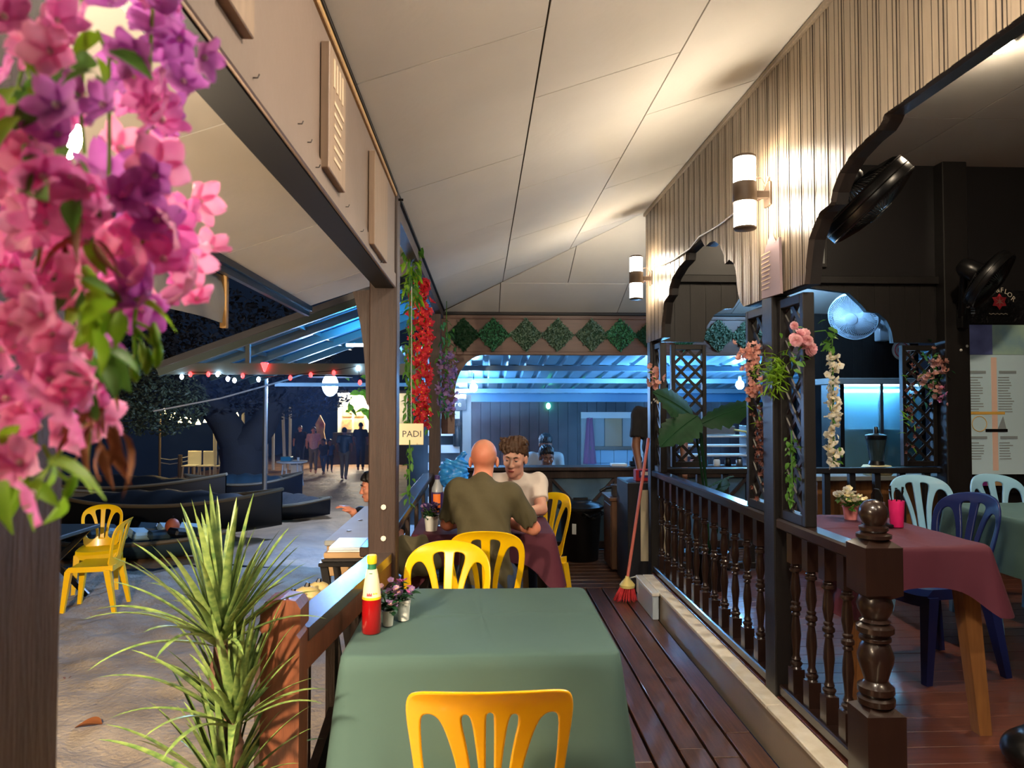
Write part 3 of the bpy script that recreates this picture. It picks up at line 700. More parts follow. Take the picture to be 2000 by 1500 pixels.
def chair_meshes(style, m):
    out = OUT_A if style == 'A' else OUT_B; hl = HOLE_A if style == 'A' else HOLE_B
    loop = out+[(-x, z) for x, z in out[-2::-1]]
    lo = chaikin(loop, 2)
    holes = []
    for i, h in enumerate(hl):
        holes.append(chaikin(h, 2))
        if not (style == 'A' and i == 2): holes.append(chaikin(mir(h), 2))
    me = outline_mesh('backrest', [lo]+holes, m, .014, .005, 2)
    slice_mesh(me, 0, [-.17, -.14, -.11, -.08, -.05, -.02, .02, .05, .08, .11, .14, .17]); slice_mesh(me, 1, [.46, .55, .65, .75])
    def f(c):
        x, z, d = c.x, c.y, c.z
        y = -.185-(z-.42)*.20-.10*(z-.42)**2 + 1.1*x*x - d
        if z > .80: y -= .012*((z-.80)/.05)**2
        return Vector((x, y, z))
    warp(me, f); me.polygons.foreach_set('use_smooth', [True]*len(me.polygons)); me.set_sharp_from_angle(angle=R(40))
    seat = MB()
    def sp(u, v):
        a, b = 2*u-1, 2*v-1
        wx = .205-.02*(1-v); x = a*wx*(1-.06*b*b); y = -.19+.40*v-.015*a*a
        return (x, y, .425+.012*max(abs(a)**4, 0)-.012*(1-a*a)*(1-b*b)+(-.03 if v > .97 else 0)*1)
    g = MB().grid(sp, 14, 14); n = len(g.v)
    seat.add(g.v, g.f); seat.add([(x, y, z-.008) for x, y, z in g.v], [f_[::-1] for f_ in g.f])
    rim = [i for i in range(15)]+[15*j+14 for j in range(1, 15)]+[14*15+i for i in range(13, -1, -1)]+[15*j for j in range(13, 0, -1)]
    k = len(rim); ap = [g.v[i] for i in rim]
    seat.add(ap+[(x*1.0, y, z-.05) for x, y, z in ap]+[(x*.96, y*.96, z-.05) for x, y, z in ap]+[(x*.96, y*.96, z-.008) for x, y, z in ap], [(i, (i+1) % k, k+(i+1) % k, k+i) for i in range(k)]+[(k+i, k+(i+1) % k, 2*k+(i+1) % k, 2*k+i) for i in range(k)]+[(2*k+i, 2*k+(i+1) % k, 3*k+(i+1) % k, 3*k+i) for i in range(k)])
    seat = seat.mesh('seat', m, 40)
    legs = []
    for sx in (-1, 1):
        for sy in (-1, 1):
            b = MB(); x0, y0 = sx*.175, (.17 if sy > 0 else -.16); x1, y1 = sx*.20, (.215 if sy > 0 else -.235)
            def rect(x, y, z, w, d): return [(x-w, y-d, z), (x+w, y-d, z), (x+w, y+d, z), (x-w, y+d, z)]
            b.hexa(rect(x1, y1, 0, .017, .017)+rect(x0, y0, .40, .03, .027)); legs.append(b.mesh('leg', m))
    return me, seat, legs
CH = {}
def chair(x, y, z, rz, style, m, label, grp=None):
    if (style, m) not in CH: CH[style, m] = chair_meshes(style, m)
    bk, st, lg = CH[style, m]
    t = thing('plastic_chair', label, 'chair', (x, y, z), rz, grp)
    place(bk, 'backrest', t); place(st, 'seat', t)
    for l in lg: place(l, 'leg', t)
    return t
chair(.02, 1.93, 0, R(0), 'A', 'yellow_plastic_deep', 'deep yellow chair with three slim middle slots at the green deck table')
chair(-.18, 3.10, 0, R(174), 'B', 'yellow_plastic', 'bright yellow chair with four back slots facing the far side of the green table')
chair(.035, 3.95, 0, R(-3), 'B', 'yellow_plastic', 'yellow chair in which the man in olive shirt sits')
chair(.33, 5.02, 0, R(131), 'B', 'yellow_plastic', 'yellow chair in which the young man in white shirt sits')
chair(-.20, 5.65, 0, R(4), 'B', 'yellow_plastic', 'yellow chair at the dark table with the blue bag')
chair(-3.70, 7.05, -.45, R(98), 'B', 'yellow_plastic', 'yellow chair on the sand standing sideways at a dark folding table')
chair(-4.12, 7.9, -.47, R(200), 'B', 'yellow_plastic', 'yellow chair on the sand behind the sideways chair')
chair(2.78, 4.22, .19, R(176), 'B', 'lightblue_plastic', 'light blue chair at the far side of the dining green table')
chair(3.35, 4.25, .19, R(186), 'B', 'lightblue_plastic', 'light blue chair at the far side of the green table under the menu board')
chair(2.26, 3.52, .19, R(100), 'B', 'blue_plastic', 'dark blue chair between the maroon dining table and the green table')

# ================================================================ TABLES AND CLOTHS
def cloth(name, label, cat, x0, x1, y0, y1, z, drop, m, seed=1, flare=.07, corner=.3, amp=.012, rz=0):
    r_ = random.Random(seed); cx, cy = (x0+x1)/2, (y0+y1)/2; hx, hy = (x1-x0)/2, (y1-y0)/2; rad = .03
    per = []
    for qx, qy, a0 in ((hx, -hy, -pi/2), (hx, hy, 0), (-hx, hy, pi/2), (-hx, -hy, pi)):
        ox, oy = qx-math.copysign(rad, qx), qy-math.copysign(rad, qy)
        for k in range(9): a = a0+pi/2*k/8; per.append((ox+rad*cos(a), oy+rad*sin(a), cos(a), sin(a)))
    full = []
    for i, p in enumerate(per):
        q = per[(i+1) % len(per)]; full.append(p); d = math.hypot(q[0]-p[0], q[1]-p[1])
        if d > .05:
            n = int(d/.02)
            for k in range(1, n): full.append(tuple(p[j]+(q[j]-p[j])*k/n for j in range(4)))
    N = len(full); vs, fs = [], []
    ph = [r_.uniform(0, 6.28) for _ in range(4)]
    rows = []
    def wr_(x, y): return .0016*sin(9*x+5*y+ph[0])+.0012*sin(23*y-7*x+ph[1])+.0008*sin(31*x+ph[2])+ .003*math.exp(-((y-.02-.03*x)/.006)**2)+.003*math.exp(-((x+.06*y)/.006)**2)
    for s in (0, .15, .3, .45, .6, .72, .84, .92, .97):
        rows.append([(p[0]*s, p[1]*s, wr_(p[0]*s, p[1]*s)) for p in full])
    rows.append([(p[0]-p[2]*.004, p[1]-p[3]*.004, -.0015) for p in full]); rows.append([(p[0]+p[2]*.004, p[1]+p[3]*.004, -.008) for p in full])
    nk = 14; s_ = 0
    for k in range(1, nk+1):
        t = k/nk; row = []; s_ = 0
        for i, p in enumerate(full):
            o = full[i-1]; s_ += math.hypot(p[0]-o[0], p[1]-o[1])
            cw = math.exp(-(((hx-abs(p[0]))**2+(hy-abs(p[1]))**2)/.11**2))
            wv = amp*t*(sin(s_*17+ph[0])+.6*sin(s_*29+ph[1]+t)+.4*sin(s_*47+ph[3]))*(1-.6*cw)
            of = .006+t*(.02+flare*cw)+wv
            row.append((p[0]+p[2]*of, p[1]+p[3]*of, -.008-t*drop*(1+corner*cw+.03*sin(s_*9+ph[2]))))
        rows.append(row)
    for row in rows: vs += row
    for j in range(len(rows)-1):
        for i in range(N): fs.append((j*N+i, j*N+(i+1) % N, (j+1)*N+(i+1) % N, (j+1)*N+i))
    o = MB().add(vs, fs).build(name, m, None, 60, (cx, cy, z)); o.rotation_euler = (0, 0, rz)
    return tag(o, label, cat)
def table(label, x0, x1, y0, y1, zf, zt, m='table_wood', splay=0, inset_=.05, lw=.03, grp=None):
    t = thing('dining_table', label, 'table', ((x0+x1)/2, (y0+y1)/2, zf)); hx, hy, h = (x1-x0)/2-.012, (y1-y0)/2-.012, zt-zf-.014
    MB().cbox(-hx, hx, -hy, hy, h-.03, h, .004).build('table_top', m, t)
    for sx in (-1, 1):
        for sy in (-1, 1):
            a, b, w_ = sx*(hx-inset_), sy*(hy-inset_), lw
            p = sx*(hx-inset_+splay), sy*(hy-inset_+splay*.6)
            MB().hexa([(p[0]-w_*.7, p[1]-w_*.7, 0), (p[0]+w_*.7, p[1]-w_*.7, 0), (p[0]+w_*.7, p[1]+w_*.7, 0), (p[0]-w_*.7, p[1]+w_*.7, 0), (a-w_, b-w_, h-.03), (a+w_, b-w_, h-.03), (a+w_, b+w_, h-.03), (a-w_, b+w_, h-.03)]).build('leg', m, t)
    MB().box(-hx+inset_, hx-inset_, -hy+inset_+.01, -hy+inset_+.03, h-.12, h-.03).build('apron', m, t)
    MB().box(-hx+inset_, hx-inset_, hy-inset_-.03, hy-inset_-.01, h-.12, h-.03).build('apron', m, t)
    return t
table('table hidden under the long green cloth on the deck', -.415, .415, 2.17, 2.94, 0, .742)
cloth('tablecloth', 'long grey-green cloth over the deck table with the sauce bottle', 'tablecloth', -.42, .42, 2.165, 2.945, .75, .52, 'green_cloth', 3)
table('dark table under the maroon cloth where the two men sit', -.40, .42, 4.17, 4.80, 0, .742, 'black_wood')
cloth('tablecloth', 'maroon cloth over the table where the two men sit', 'tablecloth', -.405, .425, 4.165, 4.805, .75, .16, 'maroon_cloth', 5, .05, .9, .006)
table('wooden dining table with splayed legs under a maroon cloth', 1.47, 2.02, 2.76, 3.58, .19, .932, 'table_wood', .05, .06, .036)
cloth('tablecloth', 'maroon cloth over the dining table behind the turned newel', 'tablecloth', 1.465, 2.025, 2.755, 3.585, .94, .15, 'maroon_cloth', 8, .05, .7, .006)
table('dining table under the green cloth by the menu board', 2.64, 3.6, 3.0, 3.98, .19, .932, 'black_wood')
cloth('tablecloth', 'green cloth over the dining table by the menu board', 'tablecloth', 2.635, 3.605, 2.995, 3.985, .94, .28, 'green_cloth', 9, .06, .5, .012)
table('dark table behind the two men carrying the blue bag', -.40, .12, 6.05, 6.6, 0, .76, 'black_wood')

# ================================================================ ON THE TABLES
def flower_mesh(name, m, n=5, r=.02, cup=.35, wid=.55, inner=None, seg=4):
    b = MB()
    for k in range(n):
        a = 2*pi*k/n
        def f(u, v):
            rr = r*v; w_ = r*wid*sin(pi*min(v*.93+.05, 1))**.7*(2*u-1)
            x, y = rr, w_; z = cup*r*(v**1.5)+.25*r*((2*u-1)**2)*v - .25*r*max(v-.7, 0)
            return (x*cos(a)-y*sin(a), x*sin(a)+y*cos(a), z)
        b.grid(f, 2, seg)
    if inner: b.ell((0, 0, r*.06), (r*.14, r*.14, r*.16), 6, 4, 1)
    return b.mesh(name, [m, inner] if inner else m, 80)
def leaf_mesh(name, m, L=.04, W=.016, fold=.3, droop=.3, n=5):
    b = MB()
    def f(u, v):
        w_ = W*sin(pi*(v**.8)*.97+.03)*(2*u-1); return (w_, L*v, fold*abs(w_)-droop*L*v*v)
    b.grid(f, 2, n); return b.mesh(name, m, 80)
# sauce bottle
t = thing('sauce_bottle', 'red chilli sauce bottle with yellow cap and cream label', 'bottle', (-.362, 2.385, .751))
MB().lathe([(.028, 0), (.0315, .004), (.0315, .105), (.030, .118)], 24).build('bottle_body', 'ketchup', t, True)
MB().lathe([(.0302, .118), (.027, .15), (.0205, .19), (.0165, .208)], 24).build('body_label', 'label_cream', t, True)
MB().lathe([(.0312, .112), (.0312, .12)], 24, cap=False).build('label_edge', 'label_yellow', t, True)
MB().lathe([(.0166, .2), (.0145, .212), (.014, .226)], 20).build('neck_label', 'label_green', t, True)
MB().lathe([(.0155, .226), (.0165, .228), (.0165, .25), (.0145, .254)], 20).build('cap', 'label_yellow', t, True)
for k, (a0, a1, z0, z1, m) in enumerate(((-2.4, -1.6, .155, .185, 'label_yellow'), (-1.9, -1.3, .178, .198, 'label_green'), (-1.3, -.7, .13, .17, 'label_yellow'), (-2.0, -1.4, .125, .135, 'logo_red'))):
    MB().grid(lambda u, v: ((.0008+.0305-(z0+(z1-z0)*v-.115)*.15)*cos(a0+(a1-a0)*u), (.0008+.0305-(z0+(z1-z0)*v-.115)*.15)*sin(a0+(a1-a0)*u), z0+(z1-z0)*v), 8, 3).build('label_print', m, t)
def potted(label, loc, pr, ph, potm, seed, n, hgt, spread, fl, lf, cat='flower pot', fr=.009, name='potted_flowers'):
    t = thing(name, label, cat, loc); r_ = random.Random(seed)
    MB().lathe([(pr*.78, 0), (pr*.8, .002), (pr*.98, ph*.85), (pr*1.06, ph*.86), (pr*1.06, ph), (pr*.92, ph), (pr*.9, ph*.85), (.001, ph*.84)], 20).build('pot', potm, t, True)
    fms = [flower_mesh('flower', m, 5, fr, .4, .6, inner='label_yellow') for m in fl]; lm = leaf_mesh('leaf', lf, .028, .008)
    for i in range(n):
        a = r_.uniform(0, 6.28); q = math.sqrt(r_.random())*spread; z = ph+hgt*(.35+.65*r_.random())*(1-.45*(q/spread)**2)
        p = Vector((q*cos(a), q*sin(a), z))
        if i % 2 == 0: MB().tube([(0, 0, ph*.8), p*.5+Vector((0, 0, ph*.5)), p], .0012, 4).build('stem', 'leaf_green', t)
        place(fms[i % len(fms)], 'flower', t, p, (r_.uniform(-.8, .8), r_.uniform(-.8, .8), r_.uniform(0, 6)), r_.uniform(.8, 1.3))
        for _ in range(2): place(lm, 'leaf', t, p*r_.uniform(.55, .95), (r_.uniform(-.3, .9), r_.uniform(-.5, .5), r_.uniform(0, 6.28)), r_.uniform(.8, 1.4))
    return t
potted('small white pot of dusty lilac flowers beside the sauce bottle', (-.318, 2.46, .751), .021, .052, 'pot_white', 4, 26, .10, .045, ['petal_lilac', 'petal_lilac', 'petal_blush'], 'leaf_dark', fr=.010)
potted('white square-looking pot with lilac flowers standing behind the small white pot', (-.272, 2.52, .751), .024, .07, 'pot_white', 5, 20, .075, .04, ['petal_lilac', 'petal_pink'], 'leaf_dark', fr=.010)
# men's table
t = thing('water_bottle', 'clear drink bottle with purple and orange label on the maroon table', 'bottle', (-.275, 4.45, .752))
MB().lathe([(.034, 0), (.038, .01), (.038, .08), (.036, .09), (.038, .1), (.038, .2), (.034, .235), (.016, .275), (.0145, .29)], 20).build('bottle_body', 'pet_clear', t, True)
MB().lathe([(.0388, .08), (.0388, .21)], 20, cap=False).build('body_label', 'label_purple', t, True)
MB().grid(lambda u, v: (.0396*cos(-2.2+1.2*u), .0396*sin(-2.2+1.2*u), .09+.11*v), 8, 4).build('label_print', 'label_orange', t)
MB().lathe([(.0165, .287), (.0165, .31), (.014, .312)], 14).build('cap', 'label_purple', t, True)
potted('pale cup of dark violet flowers at the edge of the maroon table', (-.30, 4.28, .752), .042, .09, 'pot_white', 9, 34, .075, .07, ['label_purple', 'petal_lilac', 'label_purple'], 'leaf_dark', fr=.014)
bg = soft_mesh('shoulder_bag', [soft([('e', (0, 0, .10), (.12, .09, .11)), ('e', (.07, .02, .07), (.09, .08, .07)), ('e', (-.06, -.02, .12), (.08, .07, .10)), ('c', (-.08, .0, .18), (.06, .02, .2), .02, .02)], .012, .03, ripple=lambda P: .006*np.sin(P[..., 0]*60+P[..., 2]*35))], 'olive_shirt')
tag(place(bg, 'shoulder_bag', None, (-.385, 4.02, .55)), 'crumpled olive bag hanging between the rail and the sitting man', 'bag')
b2 = soft_mesh('plastic_bag', [soft([('e', (0, 0, .09), (.13, .10, .10)), ('e', (.05, 0, .19), (.08, .07, .09)), ('e', (-.06, .02, .16), (.07, .06, .07)), ('c', (.06, 0, .24), (.09, 0, .31), .03, .02), ('c', (-.05, 0, .22), (-.08, 0, .26), .03, .015)], .01, .03, ripple=lambda P: .008*np.sin(P[..., 0]*70+8*np.sin(P[..., 2]*30))+.007*np.sin(P[..., 2]*80+P[..., 1]*50))], 'bag_blue')
tag(place(b2, 'plastic_bag', None, (-.245, 6.33, .765)), 'bright blue crinkled plastic bag on the dark table', 'plastic bag')
# dining tables
potted('pink pot of cream flowers on the maroon dining table', (1.80, 3.42, .942), .036, .068, 'pot_pink', 12, 46, .085, .085, ['petal_white', 'petal_white', 'label_cream'], 'leaf_green', fr=.014)
t = thing('cutlery_cup', 'hot pink cup with forks and spoons on the maroon dining table', 'cup', (1.90, 3.20, .942))
MB().lathe([(.026, 0), (.028, .002), (.034, .12), (.031, .12), (.026, .01), (.001, .008)], 20).build('cup', 'hot_pink', t, True)
for k in range(6):
    a = k*1.05; MB().tube([(.012*cos(a), .012*sin(a), .02), (.022*cos(a), .022*sin(a), .12), (.03*cos(a), .03*sin(a), .165+.01*(k % 3))], [.002, .002, .006], 6).build('cutlery', 'metal_dark', t)
t = thing('condiment_caddy', 'dark wire caddy with a handle behind the ball of the newel', 'caddy', (1.82, 3.22, .942))
MB().cbox(-.05, .05, -.05, .05, 0, .015, .003).build('base', 'metal_dark', t)
for sx, sy in ((-.024, 0), (.024, .0), (0, .03)): MB().lathe([(.018, .015), (.02, .02), (.02, .085), (.012, .095), (.013, .11)], 12, (sx, sy, 0)).build('cruet', 'metal_grey', t, True)
MB().tube([(0, -.045, .015), (0, -.045, .14), (0, -.02, .17), (0, .02, .17), (0, .045, .14), (0, .045, .015)], .003, 6).build('handle', 'metal_dark', t)

# ================================================================ BACK OF THE DECK
t = thing('waste_bin', 'round black waste bin with a lid and white sticker by the counter', 'bin', (.965, 6.95, 0))
MB().lathe([(.165, 0), (.17, .005), (.20, .46), (.205, .465), (.205, .50), (.19, .50)], 32).build('body', 'bin_black', t, True)
MB().lathe([(.215, .49), (.225, .495), (.225, .52), (.20, .53), (.19, .545), (.12, .555), (.11, .57), (.02, .575)], 32).build('lid', 'bin_black', t, True)
MB().bar((-.07, 0, .585), (.07, 0, .585), .03, .02).build('lid_handle', 'bin_black', t)
MB().grid(lambda u, v: (.1905*cos(-2.15+.22*u), .1905*sin(-2.15+.22*u)-.004, .27+.10*v), 4, 3).build('sticker', 'paper', t)
MB().tube([(.18, -.12, .47), (.05, -.23, .44), (-.02, -.2, .47), (.1, -.2, .42), (.2, -.1, .46)], .018, 6).build('bin_liner', 'foil_black', t, True)
t = thing('side_cabinet', 'worn wooden side cabinet between the bin and the dark cooler', 'cabinet', (1.22, 6.55, 0))
MB().cbox(-.06, .20, -.2, .2, .03, .64, .006).build('body', 'cabinet_wood', t)
MB().cbox(-.08, .215, -.22, .22, .64, .672, .006).build('top', 'cabinet_wood', t)
MB().cbox(-.066, -.058, -.17, .17, .07, .60, .003).build('door', 'cabinet_wood', t)
t = thing('steel_pot', 'small steel pot with a black handle on the wooden side cabinet', 'pot', (1.24, 6.45, .672))
MB().lathe([(.05, 0), (.062, .01), (.066, .10), (.07, .104), (.063, .104), (.058, .012), (.001, .01)], 20).build('pot_body', 'metal_grey', t, True)
MB().tube([(-.066, 0, .08), (-.12, -.02, .075), (-.17, -.03, .05)], .014, 8).build('handle', 'black_plastic', t)
t = thing('cooler_cabinet', 'tall dark cooler cabinet with beige side next to the broom', 'cabinet', (1.30, 6.05, 0))
MB().cbox(-.10, .26, -.22, .26, .0, .86, .008).build('body', 'fridge_dark', t)
MB().box(.005, .235, -.226, -.22, .22, .80).build('side_panel', 'fridge_side', t)
MB().lathe([(.03, -.004), (.034, 0), (.02, .004), (.001, .004)], 14, (.1, -.224, .12), ax='y').build('vent', 'metal_grey', t)
t = thing('snack_box', 'red and purple carton on top of the dark cooler', 'box', (1.36, 5.98, .862))
MB().cbox(-.07, .07, -.05, .05, 0, .095, .004).build('carton', 'red_box', t)
MB().box(-.045, .05, -.053, -.05, .03, .09).build('carton_panel', 'label_purple', t); MB().box(-.03, .03, -.055, -.053, .05, .08).build('price_card', 'paper', t)
tag(MB().cbox(1.44, 1.53, 5.92, 6.02, .862, .93, .004).build('red_tub', 'red_box'), 'small red tub beside the purple carton on the cooler', 'tub')
t = thing('broom', 'pink-handled broom with red bristles leaning on the black end post', 'broom', (1.115, 5.45, 0))
top = Vector((.195, .10, 1.24))
MB().tube([(0, 0, .165), top], .0125, 8).build('handle', 'broom_pink', t, True)
MB().lathe([(.055, .105), (.06, .125), (.04, .15), (.018, .175), (.014, .19)], 14).build('ferrule', 'broom_cream', t, True)
bl = MB(); r_ = random.Random(3)
for i in range(110):
    a = r_.uniform(0, 6.28); q = math.sqrt(r_.random()); x, y = q*.05*cos(a), q*.03*sin(a)
    bl.tube([(x, y, .12), (x*1.5-.012, y*1.5, .06), (x*2.0-.02, y*1.9, .002+r_.random()*.012)], [.004, .004, .0015], 4)
stuff(bl.build('bristles', 'broom_red', t))
t = thing('plastic_crate', 'white plastic tub pushed against the far end of the kerb', 'tub', (1.215, 5.22, 0))
MB().cbox(-.022, .022, -.26, .25, 0, .165, .006).build('tub_body', 'clear_blue', t); MB().cbox(-.03, .026, -.27, .27, .165, .19, .006).build('rim', 'white_plastic', t)
MB().cbox(-.024, .024, .2, .265, .06, .165, .004).build('grip', 'white_plastic', t)
MB().tube([(-.01, .27, .18), (-.06, .3, .16), (-.09, .3, .09), (-.07, .3, .03)], .006, 6).build('bail_handle', 'white_plastic', t)
# counter clutter
t = thing('paper_stack', 'stack of white paper on the back counter by the window', 'paper', (1.45, 7.47, .859)); MB().cbox(-.09, .07, -.06, .06, 0, .025, .002).build('sheets', 'paper', t)
t = thing('tape_dispenser', 'black tape dispenser on the back counter', 'dispenser', (1.62, 7.47, .859))
MB().cbox(-.06, .06, -.03, .03, 0, .05, .008).build('base', 'black_plastic', t); MB().lathe([(.02, -.02), (.05, -.02), (.05, .02), (.02, .02)], 16, (.02, 0, .07), ax='y').build('roll', 'black_plastic', t, True)
t = thing('plastic_tub', 'clear plastic container beside the side cabinet on the counter end', 'container', (1.70, 7.2, .0)); MB().cbox(-.08, .08, -.07, .07, .0, .86, .01).build('stand', 'white_plastic', t); MB().lathe([(.05, .86), (.06, 1.0), (.063, 1.0), (.063, .99)], 16).build('cup', 'pet_clear', t, True)
# espresso / stove rack seen through the arch
t = thing('kitchen_rack', 'steel rack with three shelves and kitchenware behind the arch', 'rack', (2.48, 7.52, .859))
for x in (-.34, .32): MB().box(x-.01, x+.01, -.1, .1, 0, .42).build('upright', 'espresso', t)
for z in (.10, .20, .30): MB().cbox(-.36, .34, -.11, .11, z, z+.018, .003).build('shelf', 'white_paint', t)
MB().cbox(-.35, .20, -.1, .1, .33, .42, .01).build('appliance', 'espresso', t)
MB().tube([(.18, -.11, .38), (.3, -.13, .36), (.36, -.13, .25), (.40, -.13, .08), (.41, -.1, 0.01)], .012, 8).build('hose', 'hose_yellow', t, True)
for k, (x, m) in enumerate(((-.27, 'petal_blush'), (-.15, 'teal_box'), (-.02, 'white_plastic'), (.1, 'metal_dark'), (.22, 'metal_grey'))):
    q = thing('kitchen_jar', ['pink', 'teal', 'white', 'black', 'steel'][k]+' jar under the steel rack on the counter', 'jar', (2.48+x, 7.38, .859))
    MB().lathe([(.03, 0), (.035, .01), (.035, .06), (.025, .075)], 12).build('jar_body', m, q, True); MB().lathe([(.027, .075), (.027, .09), (.02, .092)], 12).build('lid', 'metal_dark', q, True)
# blender on the partition rail
t = thing('blender', 'kitchen blender with clear jug and black lid on a cream base', 'blender', tuple(at(1712, 928, 5.85)))
MB().cbox(-.10, .11, -.08, .08, .0, .085, .02).build('base', 'blender_body', t)
MB().lathe([(.06, .085), (.065, .09), (.055, .12)], 20).build('collar', 'black_plastic', t, True)
MB().lathe([(.05, .12), (.052, .125), (.078, .30), (.072, .30), (.05, .13)], 20).build('jug', 'smoke_glass', t, True)
MB().lathe([(.082, .30), (.084, .31), (.084, .335), (.05, .345), (.02, .35), (.016, .40), (.012, .405)], 20).build('lid', 'black_plastic', t, True)
bz = t.location.z
st = thing('side_counter', 'kitchen counter carrying the cream blender behind the partition', 'counter', (3.5, 6.15, 0))
MB().cbox(-.75, .6, -.38, .25, bz-.04, bz, .005).build('top', 'grey_paint', st); MB().box(-.7, .55, -.3, .2, .0, bz-.04).build('carcass', 'table_wood', st)
# glass-front fridge behind the blender
t = thing('display_fridge', 'glass-fronted display fridge with lit shelves behind the blender', 'fridge', (3.80, 6.95, 0))
MB().box(-.34, .46, .1, .13, 0, 1.70).build('back_panel', 'lightblue_plastic', t)
MB().box(-.36, -.32, -.25, .13, 0, 1.74).build('side_panel', 'metal_dark', t); MB().box(.44, .48, -.25, .13, 0, 1.74).build('side_panel', 'metal_dark', t)
MB().cbox(-.45, .5, -.27, .13, 1.70, 1.76, .005).build('cornice', 'grey_paint', t); MB().box(.03, .06, -.26, -.22, 0, 1.70).build('door_frame', 'metal_grey', t)
for a, b in ((-.32, .03), (.06, .44)): MB().box(a, b, -.25, -.245, .1, 1.68).build('glass_door', 'glass_cab', t)
for z in (.5, .9, 1.25): MB().box(-.32, .44, -.2, .1, z, z+.015).build('shelf', 'metal_grey', t)
MB().tube([(-.28, .0, 1.64), (.40, .0, 1.64)], .012, 8).build('tube_lamp', 'tube_cool', t)
# kitchen gable wall behind
wk = plank_wall('wall_kitchen', 'dark plank wall of the kitchen behind the wall fan', 3.45, 4.6, .11, [(3.4, 0), (4.6, 0)], 2.45, 7.30, 7.36, 'x', ('black_wood', 'black_wood'), .004, True)

# ================================================================ FANS, SIGNS, MENU
def frame_to(dirv):
    z = Vector(dirv).normalized(); x = z.cross(Vector((0, 0, 1)))
    x = x.normalized() if x.length > 1e-4 else Vector((1, 0, 0)); y = z.cross(x)
    return Matrix(((x.x, y.x, z.x, 0), (x.y, y.y, z.y, 0), (x.z, y.z, z.z, 0), (0, 0, 0, 1)))
def fan(label, c, mount, dirv, r, mg, mb, box=None):
    mount = Vector(mount); t = thing('wall_fan', label, 'fan', mount); c = Vector(c)-mount
    X = Matrix.Translation(c) @ frame_to(dirv)
    g = MB()
    for zz, rr in ((.035, r), (-.035, r), (0, r*1.005)): g.tube([(rr*cos(2*pi*k/40), rr*sin(2*pi*k/40), zz) for k in range(41)], .005, 5, cap=False)
    for s, d in ((1, .075), (-1, -.085)):
        for k in range(80):
            a = 2*pi*k/80; g.tube([(.05*cos(a), .05*sin(a), d), (r*.5*cos(a+.06), r*.5*sin(a+.06), d*.93), (r*.9*cos(a+.1), r*.9*sin(a+.1), d*.62), (r*cos(a+.1), r*sin(a+.1), s*.035)], .0022, 4, cap=False)
    stuff(g.xf(X).build('guard', mg, t))
    MB().lathe([(r*.995, -.040), (r*1.012, -.036), (r*1.02, 0), (r*1.012, .036), (r*.995, .040)], 40, cap=False).xf(X).build('rim_band', mg, t, True)
    MB().lathe([(.03, .085), (.055, .08), (.055, .07), (.001, .07)], 18).xf(X).build('badge', mg, t, True)
    for k in range(3):
        a0 = 2*pi*k/3
        def f(u, v):
            rr = .03+(r*.86-.03)*v; a = a0+(u-.5)*(1.5-.3*v); return (rr*cos(a), rr*sin(a), .03*(u-.5)*2*(1-.4*v))
        MB().grid(f, 8, 6).xf(X).build('blade', mb, t, True)
    MB().lathe([(.06, -.08), (.075, -.10), (.07, -.19), (.045, -.23), (.001, -.235)], 18).xf(X).build('motor', mg, t, True)
    back = X @ Vector((0, 0, -.19))
    MB().tube([back, back*.5+Vector((0, 0, -.02)), (0, 0, 0)], [.03, .028, .026], 10).build('arm', mg, t, True)
    if box: MB().cbox(*box, .008).build('wall_box', mg, t)
    else: MB().cbox(-.03, .03, -.05, .05, -.08, .08, .008).build('wall_plate', mg, t)
p = at(1693, 392, 2.95); fan('large black wall fan hanging inside the wide carved arch', p, (1.42, 3.02, 2.52), (.66, -.18, -.70), .205, 'black_plastic', 'black_plastic')
p = at(1932, 546, 5.05); fan('black wall fan on the post above the menu board', p, (3.78, 5.44, 2.18), (.55, -.50, -.55), .22, 'black_plastic', 'black_plastic')
p = at(1668, 617, 6.6); fan('pale wall fan glowing blue on the kitchen wall behind the arch', p, tuple(at(1723, 640, 7.22)), (-.62, -.55, -.42), .225, 'clear_blue', 'pet_clear', (-.06, .06, -.05, .05, -.14, .12))
t = thing('wooden_plaque', 'pointed mauve plaque with faint text on the grooved wall', 'plaque', (1.322, 3.28, 1.995))
def wallpt(px, py, x): # point on a plane X=x
    d = at(px, py, 1)-Vector((0, 0, CAMZ)); return Vector((0, 0, CAMZ))+d*(x/d.x)
pl = [wallpt(*q, 1.31) for q in ((1488, 584), (1488, 507), (1504, 457), (1512, 475), (1521, 463), (1524, 573))]
mat('mauve_board', (160, 138, 142), .55, var=.15, vscale=5)
MB().prism([p-Vector(t.location) for p in pl], (.012, 0, 0)).build('board', 'mauve_board', t)
for k in range(9):
    z = .20-k*.02; MB().box(-.0135, -.012, -.115+.008*(k % 3), -.01-.008*(k % 2), z, z+.006).build('text_line', 'plaque_text', t)
